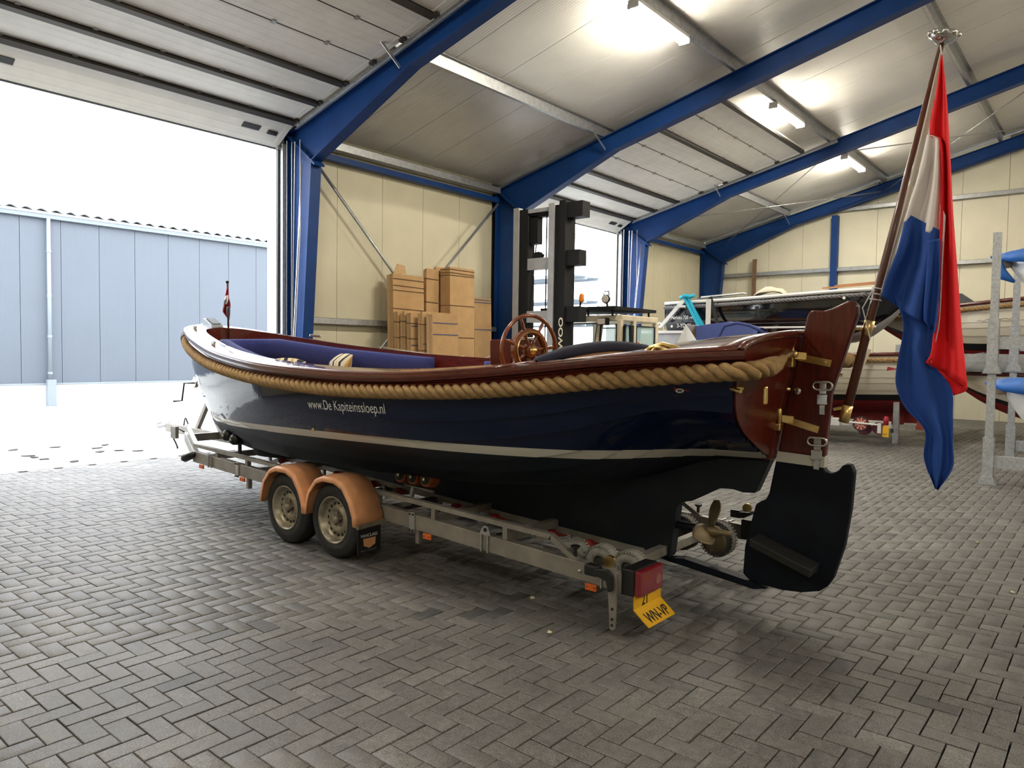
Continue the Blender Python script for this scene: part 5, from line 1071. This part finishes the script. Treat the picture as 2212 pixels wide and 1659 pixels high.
wl_ = KP(MB().lathe([(0, .085), (.03, .09), (.09, .06), (.10, .02)], (-7.74, 12.02, 2.70), (0, 1, 0), 18), 'work_lamp', M_MASTK, smooth=True); MB().lathe([(0, .075), (-.008, .06)], (-7.74, 12.02, 2.70), (0,1,0), 16).build('lamp_glass', mat('lamp_glass', (.55, .5, .45), .15), wl_)
MB().tube([(-7.80, 12.06, 2.77), (-7.79, 12.06, 2.85), (-7.69, 12.06, 2.85), (-7.68, 12.06, 2.77)], .010, 6).build('lamp_handle', M_MASTK, wl_); MB().bar((-7.72, 12.05, 2.62), (-7.70, 12.05, 2.52), .03, .03).build('lamp_bracket', M_MASTK, wl_)
hl = KP(MB().box(-7.90, -7.68, 12.0, 12.1, 2.20, 2.34), 'head_lamp', M_MASTK, bevel=.01); MB().box(-7.885, -7.72, 11.985, 12.0, 2.215, 2.325).build('head_lamp_glass', MATS['lamp_glass'], hl)
se = KP(MB().box(-8.45, -8.02, 12.75, 12.88, 1.35, 1.90), 'seat_back', M_SEAT, bevel=.05); KP(MB().box(-8.45, -8.02, 12.4, 12.85, 1.25, 1.38), 'seat', M_SEAT, bevel=.04); KP(MB().tube([(-8.6+.17*math.cos(a), 12.32+.1*math.sin(a), 1.60+.09*math.sin(a)) for a in [2*math.pi*i/16 for i in range(16)]], .013, 6, closed=True), 'hand_wheel', M_MASTK)
# ================================================================ stored boats
M_CREAMH = mat('cream_hull', (0.62, 0.57, 0.46), 0.4, coat=0.2); M_REDH = mat('red_antifouling', (0.26, 0.018, 0.02), 0.6, var=0.2, scale=5); M_WHITEH = mat('white_hull', (0.72, 0.72, 0.70), 0.35, coat=0.2); M_BLUETARP = mat('blue_tarp', (0.02, 0.14, 0.52), 0.6, var=0.12, scale=8, bump=0.3, bscale=14)
M_GREYTARP = mat('grey_tarp', (0.10, 0.105, 0.11), 0.75, var=0.2, scale=6, bump=0.5, bscale=10); M_BLACKH = mat('black_gloss_hull', (0.006, 0.007, 0.010), 0.08, coat=0.6); M_SILV = mat('silver_hull', (0.40, 0.41, 0.42), 0.45, var=0.15, scale=6); M_ROPEG = mat('grey_rope', (0.16, 0.16, 0.165), 0.8)
def bg_boat(name, lab, xs, xb, yc, beam, zk, zs0, zs1, mtop, mbot, nk=9, nred=3, group='stored boats', rope_m=None, rail_m=None, bow_full=.5, lap=.014, stern=.7, sag=.08, stripe=None, side=.75):
    """boat lying along x with its stern at xs and bow at xb; sheer from zs0 (stern) to zs1 (bow), keel bottom zk"""
    t = thing(name, lab, 'boat', ((xs+xb)/2, yc, zk), 0, group); I_ = Matrix.Translation((-(xs+xb)/2, -yc, -zk)); n = 26
    def hb(u): return beam/2*(stern+(1-stern)*math.sin(min(1, u/.45)*math.pi/2)) if u < .45 else beam/2*max(.015, (1-((u-.45)/.55)**(1.6+bow_full)))
    def sec(u, k=28):
        zs = lerp(zs0, zs1, u)-sag*math.sin(math.pi*u); zb = lerp(zk+.10, zk, min(1, u*3)) if u < .6 else zk+(zs-zk)*max(0, (u-.72)/.28)**2.2*.9; h = hb(u); out = []
        for i in range(k+1):
            q = i/k; out.append((h*(math.sin(min(1, q*1.15)*math.pi/2)**side if u < .8 else lerp(math.sin(min(1, q*1.15)*math.pi/2)**side, q**.9, (u-.8)/.2)), zb+(zs-zb)*q**1.5))
        return out
    us = [i/n for i in range(n)]+[.985, .997]; SE = [sec(u) for u in us]
    for sg in (-1, 1):
        for k in range(nk):
            i0, i1 = round(28*k/nk), round(28*(k+1)/nk); rows = []
            for u, s_ in zip(us, SE):
                row = []
                for j, i in enumerate(range(i0, i1+1)):
                    off = lap*(1-j/(i1-i0)) if k else 0
                    if j == 0 and k: row.append((lerp(xs, xb, u), yc+sg*s_[i][0], s_[i][1]))
                    row.append((lerp(xs, xb, u), yc+sg*(s_[i][0]+off), s_[i][1]))
                rows.append(row)
            m = mbot if k < nred else (M_BLACKP if (stripe and k == nred) else mtop)
            o = MB().grid(rows, flip=(sg < 0)).build('strake', m, t, auto=35); o.matrix_parent_inverse = I_
    s0 = SE[0]; P = [(yc-a, z) for a, z in s0[::-2]]+[(yc+a, z) for a, z in s0[::2]]; o = MB().prism(P, 0, xs-.02 if xb > xs else xs+.02, xs).build('transom', mtop, t); o.matrix_parent_inverse = I_
    rows = [[(lerp(xs, xb, u), yc+s_[-1][0]*q, s_[-1][1]+.03*(1-q*q)) for q in (-1, -.5, 0, .5, 1)] for u, s_ in zip(us, SE)]; o = MB().grid(rows).build('deck', rail_m or mtop, t); o.matrix_parent_inverse = I_
    for sg in (-1, 1):
        if rail_m:
            o = MB().tube([(lerp(xs, xb, u), yc+sg*(s_[-1][0]+.015), s_[-1][1]) for u, s_ in zip(us, SE)], .04, 8).build('rail', rail_m, t, smooth=True); o.matrix_parent_inverse = I_
        if rope_m and sg < 0:
            P = [Vector((lerp(xs, xb, u), yc+sg*(s_[-3][0]+.05), s_[-1][1]-.11)) for u, s_ in zip(us, SE)]
            for o in rope(P, .05, .26, 'rope_strand', t, rope_m, seg=6, hand=-1): o.matrix_parent_inverse = I_
    o = MB().box(min(xs, lerp(xs, xb, .75)), max(xs, lerp(xs, xb, .75)), yc-.04, yc+.04, zk-.14, zk+.12).build('keel', mbot, t); o.matrix_parent_inverse = I_
    def add(b, nm, m, **k): o = b.build(nm, m, t, **k); o.matrix_parent_inverse = I_; return o
    return t, add
def supports(lab, xs_, yc, z, w=.5):
    for i, x in enumerate(xs_): pass
# --- black cabin boat on the upper level
t, add = bg_boat('cabin_boat', 'glossy black sloop stored high on the rack with grey rope fender', -8.75, -3.45, 17.3, 2.3, 1.95, 2.90, 3.12, M_BLACKH, M_SILV, 8, 2, rope_m=M_ROPEG, rail_m=M_WHITEH, bow_full=1.6, lap=.0, stern=.85, sag=.05, side=.38)
add(MB().prism([(-9.35, 2.16), (-8.1, 2.16), (-8.1, 2.23), (-9.35, 2.23)], 1, 16.2, 18.4), 'swim_platform', M_WHITEH, bevel=.01)
add(MB().prism([(-9.2, 2.16), (-8.0, 2.16), (-8.3, 1.88), (-8.75, 1.84), (-9.0, 2.0)], 1, 16.25, 18.3), 'stern_underside', M_SILV)
add(MB().prism([(-8.85, 2.30), (-8.74, 2.30), (-8.10, 2.95), (-8.24, 2.95)], 1, 16.12, 16.17), 'stern_frame', M_WHITEH)
add(MB().tube([(-9.15, 16.6, 2.23), (-9.15, 16.6, 2.38), (-9.05, 16.6, 2.45), (-8.93, 16.6, 2.40), (-8.92, 16.6, 2.23)], .018, 8), 'ladder_hoop', M_CHROME, smooth=True)
add(MB().box(-7.35, -3.9, 16.115, 16.15, 2.26, 2.30), 'white_stripe', M_WHITEH)
for x0_, w_ in ((-8.35, .25),): add(MB().box(x0_, x0_+w_, 16.10, 16.14, 2.78, 2.83), 'name_plate', M_WHITEH)
for body, x_, z_, sz in (('Mathieu 720 retro', -8.48, 2.50, .115), ('3-YD-35', -8.32, 2.30, .135)):
    o = text('hull_lettering', body, M_WHITEPT, t, frame_mx((x_, 16.10, z_), (1,0,0), (0,0,1)), sz, .8); o.matrix_parent_inverse = Matrix.Translation((6.1, -17.3, -1.95))
add(MB().lathe([(0, .03), (.01, .03)], (-8.46, 16.12, 2.33), (0,-1,0), 12), 'exhaust', M_WHITEPT); add(MB().lathe([(0, .03), (.012, .03)], (-4.55, 16.2, 2.88), (0,-1,0), 12), 'vent', M_WHITEPT)
add(MB().box(-8.0, -4.2, 16.5, 18.1, 2.98, 3.02), 'deck_cover', M_GREYTARP)
# straps and post around the black boat
M_TEAL = mat('turquoise_strap', (0.01, 0.38, 0.55), 0.7)
st_ = thing('lashing_strap', 'turquoise lashing strap hanging over the stern of the black boat', 'strap', (-8.0, 16.05, 2.3)); 
for k, (xa, xb2) in enumerate(((-8.12, -7.72), (-8.02, -7.66), (-8.06, -7.60))): MB().bar((xa+8.0, .0+.01*k, .72), (xb2+8.0, .0+.01*k, .0), .07, .006, up=(0,1,0)).build('strap_tail', M_TEAL, st_)
MB().tube([(-.22, .02, .70), (-.1, -.03, .75), (.05, .0, .72), (.14, .02, .76)], .045, 8).build('strap_bundle', M_TEAL, st_, smooth=True)
tag(MB().box(-6.96, -6.88, 14.78, 14.86, 0, 2.85).build('rack_post', M_WHITEH), 'white steel post in front of the black boat', 'post')
tag(MB().bar((-7.45, 16.04, 3.0), (-7.2, 16.04, 2.2), .09, .006, up=(0,1,0)).build('black_strap', M_BLACKP), 'black strap over the side of the black boat', 'strap')
rows = []
for i in range(9):
    a = math.pi*i/8
    rows.append([(-6.4-.36*math.cos(a)+.03*math.sin(j*2.3+i), 17.0+.3*(j/5-.5), 3.03+(.22+.03*math.sin(j*1.9+i*1.3))*math.sin(a)*(1-.5*(abs(j-2.5)/2.5)**2)) for j in range(6)])
tag(MB().grid(rows).build('crumpled_cloth', mat('cream_cloth', (.60, .55, .42), .9, bump=.5, bscale=15), smooth=True, solid=.01), 'crumpled cream cloth lying on the black boat', 'cloth')
tag(MB().bar((-9.19, 22.86, 0.0), (-9.19, 22.98, 4.72), .12, .05, up=(0,1,0)).build('wooden_plank', mat('old_wood', (.20, .12, .075), .8, var=.3, scale=6, stretch=(8,8,1))), 'brown wooden plank leaning upright against the gable wall', 'plank')
for i, (xa, xb2, zz, dy) in enumerate(((-8.0, -6.9, 3.06, 0), (-5.2, -3.9, 3.16, .1), (-5.0, -3.7, 3.22, .3))):
    tag(MB().bar((xa, 16.8+dy, zz), (xb2, 16.7+dy, zz+.05), .18 if i == 0 else .08, .03).build('loose_board', M_WHITEH if i == 0 else M_TEAK), ['white board lying at the stern of the black boat', 'long pale board lying near the bow of the black boat', 'thin varnished board lying near the bow of the black boat'][i], 'board', 'boards on the black boat')
# --- cream boats
t, add = bg_boat('lapstrake_boat', 'cream lapstrake boat with red bottom on the upper rack behind the flag', 4.2, -4.6, 18.7, 2.3, 1.50, 3.25, 2.62, M_CREAMH, M_REDH, 10, 4, rope_m=M_ROPE, rail_m=M_MAHO, bow_full=1.4, stern=.8, sag=-.02, stripe=True)
add(MB().tube([(-2.35+.055*i, 17.53, 2.42+.018*math.sin(i*2.4)+.004*i) for i in range(12)], .006, 4), 'script_name', M_DARKST)
add(MB().prism([(-3.2, 2.78), (-2.4, 2.78), (-2.75, 3.05), (-2.82, 3.05)], 1, 18.3, 18.35), 'windscreen', M_GREYTARP)
t, add = bg_boat('lapstrake_boat', 'cream lapstrake boat with rope fender on the lower trailer behind the rudder', -3.1, -9.6, 16.2, 2.3, .50, 1.72, 1.76, M_CREAMH, M_REDH, 11, 4, rope_m=M_ROPE, rail_m=M_MAHO, bow_full=1.4, stern=.85, sag=.06, stripe=True)
add(MB().prism([(-4.6, .32), (-3.35, .32), (-3.30, .62), (-4.6, .62)], 1, 16.15, 16.25), 'skeg', M_REDH)
add(MB().prism([(-3.25, .72), (-2.95, .78), (-3.0, .66), (-3.18, .50), (-3.30, .52)], 1, 16.17, 16.23), 'rudder', mat('pink_red', (.55, .04, .06), .5))
add(MB().prism([(-2.95, .74), (-2.55, .30), (-3.02, .28)], 1, 15.6, 15.66), 'rudder_plate', mat('brown_red', (.30, .06, .04), .7))
bd = add(MB().prism([(-3.42, 1.40), (-3.22, 1.44), (-3.40, 1.48)], 1, 15.00, 15.01), 'club_badge', M_REDPT)
add(MB().bar((-3.72, 15.0, 1.80), (-4.05, 14.95, .95), .06, .006, up=(0,1,0)), 'tie_strap', mat('beige_strap', (.45, .38, .28), .8))
t, add = bg_boat('lapstrake_boat', 'cream lapstrake boat under a grey tarpaulin, low behind the galvanised rack', 4.4, -2.75, 17.0, 2.2, .42, 1.40, 1.36, M_CREAMH, M_REDH, 10, 4, rail_m=M_MAHO, bow_full=1.4, stern=.8, sag=.0, stripe=True)
rows = [[(-2.5+.35*i, 17.0+.95*q*(.55+.45*min(1, i/4)), 1.40+.30*(1-q*q)*(1+.25*math.sin(i*1.7+q*2))) for q in (-1, -.8, -.4, 0, .4, .8, 1)] for i in range(18)]
add(MB().grid(rows), 'tarpaulin', M_GREYTARP, smooth=True, solid=.01)
add(MB().tube([(-1.75+.05*i, 15.95, 1.22+.015*math.sin(i*2.1)+.003*i) for i in range(10)], .006, 4), 'script_name', M_DARKST)
# rack that carries the upper boats
rk = thing('boat_shelf', 'grey steel shelf frame carrying the black boat and the upper cream boat', 'rack', (-5, 17.4, 0)); RI = Matrix.Translation((5, -17.4, 0))
for x in (-8.9, -6.2, -3.35, -.2, 3.0):
    for y_ in (15.6, 19.9): o = MB().box(x-.05, x+.05, y_-.05, y_+.05, 0, 1.9).build('rack_upright', M_GALV, rk); o.matrix_parent_inverse = RI
    o = MB().box(x-.06, x+.06, 15.6, 19.9, 1.66 if x < -3.2 else 1.22, 1.80 if x < -3.2 else 1.36).build('cross_beam', M_GALV, rk); o.matrix_parent_inverse = RI
for y_ in (15.6, 19.9): o = MB().box(-9, 3.1, y_-.04, y_+.04, 1.60, 1.74).build('long_beam', M_GALV, rk); o.matrix_parent_inverse = RI
# trailer under the lower cream boat
t2 = thing('boat_trailer', 'second boat trailer with red wheel hub and yellow plate behind the flagstaff', 'trailer', (-6, 16.2, 0)); I2 = Matrix.Translation((6, -16.2, 0))
def T2(b, nm, m, **k): o = b.build(nm, m, t2, **k); o.matrix_parent_inverse = I2; return o
for y_ in (14.95, 17.3): T2(MB().box(-9.2, -3.3, y_-.04, y_+.04, .34, .46), 'frame_beam', M_WHITEH)
for x in (-9, -6.5, -3.6): T2(MB().box(x-.04, x+.04, 14.95, 17.3, .30, .36), 'cross_member', M_TRAIL)
for y_ in (14.8, 17.45):
    for x in (-7.2, -6.4): T2(MB().lathe([(-.09, .2), (-.09, .29), (-.05, .31), (.05, .31), (.09, .29), (.09, .2)], (x, y_, .31), (0,1,0), 26), 'wheel', M_TYRE, smooth=True)
hub = T2(MB().lathe([(-.03, .135), (.03, .135), (.03, .12), (-.03, .12)], (-3.72, 14.55, .42), (0,1,0), 26, closed=True), 'support_wheel', M_TYRE)
MB().lathe([(-.02, .118), (.02, .118)], (-3.72, 14.56, .42), (0,1,0), 24).build('red_disc', mat('red_disc', (.40, .05, .04), .5), hub)
for k in range(9): a = 2*math.pi*k/9; MB().bar((-3.72+.03*math.cos(a), 14.535, .42+.03*math.sin(a)), (-3.72+.115*math.cos(a), 14.535, .42+.115*math.sin(a)), .018, .01, up=(0,1,0)).build('wheel_spoke', mat('cream_spoke', (.75, .5, .35), .5), hub)
T2(MB().lathe([(-.03, .125), (.03, .125)], (-3.70, 14.75, .32), (0,1,0), 24), 'support_wheel', mat('dark_red_wheel', (.10, .012, .03), .6)); T2(MB().lathe([(-.03, .11), (.03, .11)], (-3.46, 14.75, .34), (0,1,0), 24), 'support_wheel', MATS['dark_red_wheel'])
T2(MB().tube([(-4.05, 14.5, .44), (-3.38, 14.5, .42)], .016, 8), 'light_bar', M_WHITEH); T2(MB().box(-4.22, -4.06, 14.42, 14.58, .36, .50), 'white_block', M_WHITEH, bevel=.01)
T2(MB().lathe([(-.05, .06), (.05, .06)], (-3.98, 14.7, .74), (0,.2,1), 16), 'wooden_roller', mat('pale_wood', (.55, .36, .18), .6)); T2(MB().bar((-4.06, 14.66, .5), (-4.04, 14.68, .72), .04, .04, up=(1,0,0)), 'roller_post', M_WHITEH)
T2(MB().box(-3.40, -3.34, 14.40, 14.46, .28, .46), 'plate_bracket', M_WHITEH); T2(MB().lathe([(-.07, .045), (.06, .045), (.09, .02)], (-3.27, 14.45, .50), (0,0,1), 14), 'tail_lamp', mat('red_lamp', (.35, .01, .03), .3), smooth=True)
yp = T2(MB().box(-3.31, -3.21, 14.40, 14.41, .22, .42), 'number_plate', M_PLATE); text('plate_letters', 'WS-PP', M_BLACKPT, yp, frame_mx((-3.305, 14.398, .25), (1,0,0), (0,0,1)), .05, .5)
T2(MB().box(-3.19, -3.15, 14.42, 14.48, .30, .37), 'side_lamp', M_BLACKP); T2(MB().box(-4.36, -4.26, 14.43, 14.47, .30, .34), 'side_marker', M_ORANGE)
T2(MB().box(-4.9, -4.25, 14.6, 14.7, .34, .52), 'tail_board', M_WHITEH)
# --- white tenders with blue covers on the galvanised rack at the right
def tender(lab, yc, zk, zs, group):
    t, add = bg_boat('dinghy', lab, 1.4, -1.32, yc, 1.25, zk, zs, zs+.10, M_WHITEH, mat('pink_bottom', (.60, .05, .10), .5), 8, 0, group=group, bow_full=2.6, lap=.022, stern=.8, sag=.02)
    rows = []
    for i in range(14):
        u = i/13; x = lerp(-1.52, 1.42, u); h = .64*math.sin(min(1, (u+.03)*2.0)*math.pi/2)**.8
        zc = zs+.16-.07*u; rows.append([(x+.03*math.sin(q*3), yc+q*(h+.03), zc+(.20*min(1, u*3)+.02)*(1-abs(q)**1.5)-(.16*min(1, .25+u*3) if abs(q) == 1 else 0)+.02*math.sin(i*1.9+q*4)) for q in (-1, -.97, -.7, -.35, 0, .35, .7, .97, 1)])
    add(MB().grid(rows), 'blue_cover', M_BLUETARP, smooth=True, solid=.012)
    add(MB().sphere((-1.36, yc, zs+.06), .09, 12, (1.1, 1.3, .7)), 'bow_fender', mat('rope_fender', (.45, .36, .26), .9), smooth=True)
    return add
add = tender('white dinghy with a blue cover on the lower level of the galvanised rack', 12.6, .50, 1.14, 'white dinghies')
add = tender('white dinghy with a blue cover on the upper level of the galvanised rack', 12.6, 2.38, 2.95, 'white dinghies')
add(MB().tube([(-1.45, 12.35, 3.05), (-1.40, 12.3, 2.85), (-1.22, 12.25, 2.72)], [.05, .09, .02], 8), 'cover_fold', M_BLUETARP, smooth=True)
gr = thing('storage_rack', 'galvanised steel storage rack holding two white dinghies at the right edge', 'rack', (-1.34, 11.44, 0)); GRI = Matrix.Translation((1.34, -11.44, 0))
def GR(b, nm, m=M_GALV, **k): o = b.build(nm, m, gr, **k); o.matrix_parent_inverse = GRI; return o
M_GALV2 = mat('spangled_galvanised', (0.52, 0.54, 0.56), 0.45, 0.6, var=0.2, scale=30)
for x in (-1.34, 1.3):
    for y_ in (11.44, 13.85):
        GR(MB().box(x-.045, x+.045, y_-.045, y_+.045, .02, 3.30), 'rack_post', M_GALV2)
        GR(MB().box(x-.062, x+.062, y_-.062, y_+.062, .05, .62), 'post_sleeve', M_GALV2); GR(MB().box(x-.062, x+.062, y_-.062, y_+.062, 1.52, 2.18), 'post_sleeve', M_GALV2)
        GR(MB().prism([(x-.10, 1.46), (x+.10, 1.46), (x+.065, 1.56), (x-.065, 1.56)], 1, y_-.09, y_+.09), 'sleeve_foot', M_GALV2); GR(MB().prism([(x-.11, 0), (x+.11, 0), (x+.07, .10), (x-.07, .10)], 1, y_-.10, y_+.10), 'post_foot', M_GALV2)
for y_ in (11.44, 13.85):
    for z in (.22, 1.78): GR(MB().box(-1.30, 1.28, y_-.04, y_+.04, z, z+.16), 'rack_beam', M_GALV2)
for x in (-.6, .7):
    for z in (.38, 1.94): GR(MB().box(x-.05, x+.05, 11.44, 13.85, z-.05, z+.03), 'bearer', M_GALV2); GR(MB().box(x-.05, x+.05, 12.4, 12.8, z+.03, z+(.04 if z < 1 else .31)), 'chock', M_TEAK)
# --- boat with a blue spray hood behind the sloop
t, add = bg_boat('hooded_boat', 'small boat with a blue and white spray hood behind the stern deck of the sloop', -4.9, -7.08, 13.9, 1.9, .42, 1.55, 1.62, M_WHITEH, M_REDH, 8, 3, rail_m=M_TEAK, bow_full=3.0, stern=.85)
hood = MB().add([(-6.95, 13.2, 1.60), (-6.62, 13.2, 2.24), (-6.15, 13.2, 1.60), (-6.62, 14.5, 2.24), (-6.95, 14.5, 1.60)], [(0,1,2),(0,4,3,1)]); add(hood, 'hood_window', M_WHITEH, solid=.01)
rows = []
for i, x in enumerate((-6.62, -6.3, -6.0, -5.7, -5.35)):
    zt = (2.24, 2.28, 2.31, 2.28, 2.18)[i]; rows.append([(x+(.35 if q in (0, 6) else .12 if q in (1, 5) else 0)*(1-i/6), 13.2+1.3*q/6, (1.62, 1.9, zt-.02, zt, zt-.02, 1.9, 1.62)[q]) for q in range(7)])
add(MB().grid(rows), 'spray_hood', mat('hood_canvas', (.035, .055, .20), .8, bump=.2, bscale=80), smooth=False, solid=.012)
rows = [[(-5.95+.14*k, 13.15+.05*k, 1.62), (-5.95+.14*k-.02, 13.15, 1.62+.52*math.sin(math.pi*(k+1)/8)+.02), (-5.95+.14*k, 14.4, 1.62)] for k in range(7)]
add(MB().tube([(-6.0, 13.12, 1.66), (-5.95, 13.12, 1.9), (-5.8, 13.12, 2.2), (-5.55, 13.12, 2.25), (-5.3, 13.12, 2.2), (-5.0, 13.12, 2.05)], .03, 8), 'hood_bow', MATS['hood_canvas'], smooth=True)
bt = thing('orange_oar', 'white and orange oar sticking up behind the sloop', 'oar', (-6.85, 12.5, 1.55)); MB().bar((0, 0, .03), (-.40, 0, .30), .05, .04).build('shaft', M_WHITEH, bt); MB().bar((-.1, -.03, .11), (-.42, -.03, .33), .02, .03).build('orange_strip', mat('orange_strip', (.7, .22, .08), .5), bt)

# ================================================================ litter
M_LEAF = mat('dead_leaf', (0.03, 0.022, 0.016), 0.9); M_CHIP = mat('pale_chip', (0.65, 0.58, 0.38), 0.8)
def scrap(name, lab, cat, p, r_, m, group):
    P = []
    for i in range(9): a = 2*math.pi*i/9; k = r_*random.uniform(.55, 1.1); P.append((k*math.cos(a)*1.5, k*math.sin(a), .004+random.uniform(0, .006)))
    o = MB().add(P+[(q[0]*.95, q[1]*.95, .001) for q in P], [tuple(range(9)), tuple(range(17, 8, -1))]+[(i, i+9, (i+1) % 9+9, (i+1) % 9) for i in range(9)]).build(name, m); o.location = p; o.rotation_euler = (0, 0, random.uniform(0, 6)); return tag(o, lab, cat, group)
for x, y in ((30, 972), (62, 985), (75, 988), (95, 992), (158, 997), (210, 968), (216, 976), (228, 961), (256, 973), (298, 974), (118, 966)):
    scrap('fallen_leaf', 'dark fallen leaf on the pale yard outside the left door', 'leaf', px(x, y, 2, 0), .07, M_LEAF, 'fallen leaves in the yard')
for (x, y), lab in (((2187, 1280), 'pale yellowish scrap on the pavers at the right edge'), ((2112, 1172), 'small white scrap on the pavers below the storage rack'), ((1150, 1292), 'white scrap on the pavers below the middle of the trailer'), ((1187, 1367), 'pale scrap on the pavers left of the number plate')):
    scrap('floor_scrap', lab, 'scrap', px(x, y, 2, 0), .016, M_CHIP, 'scraps on the floor')
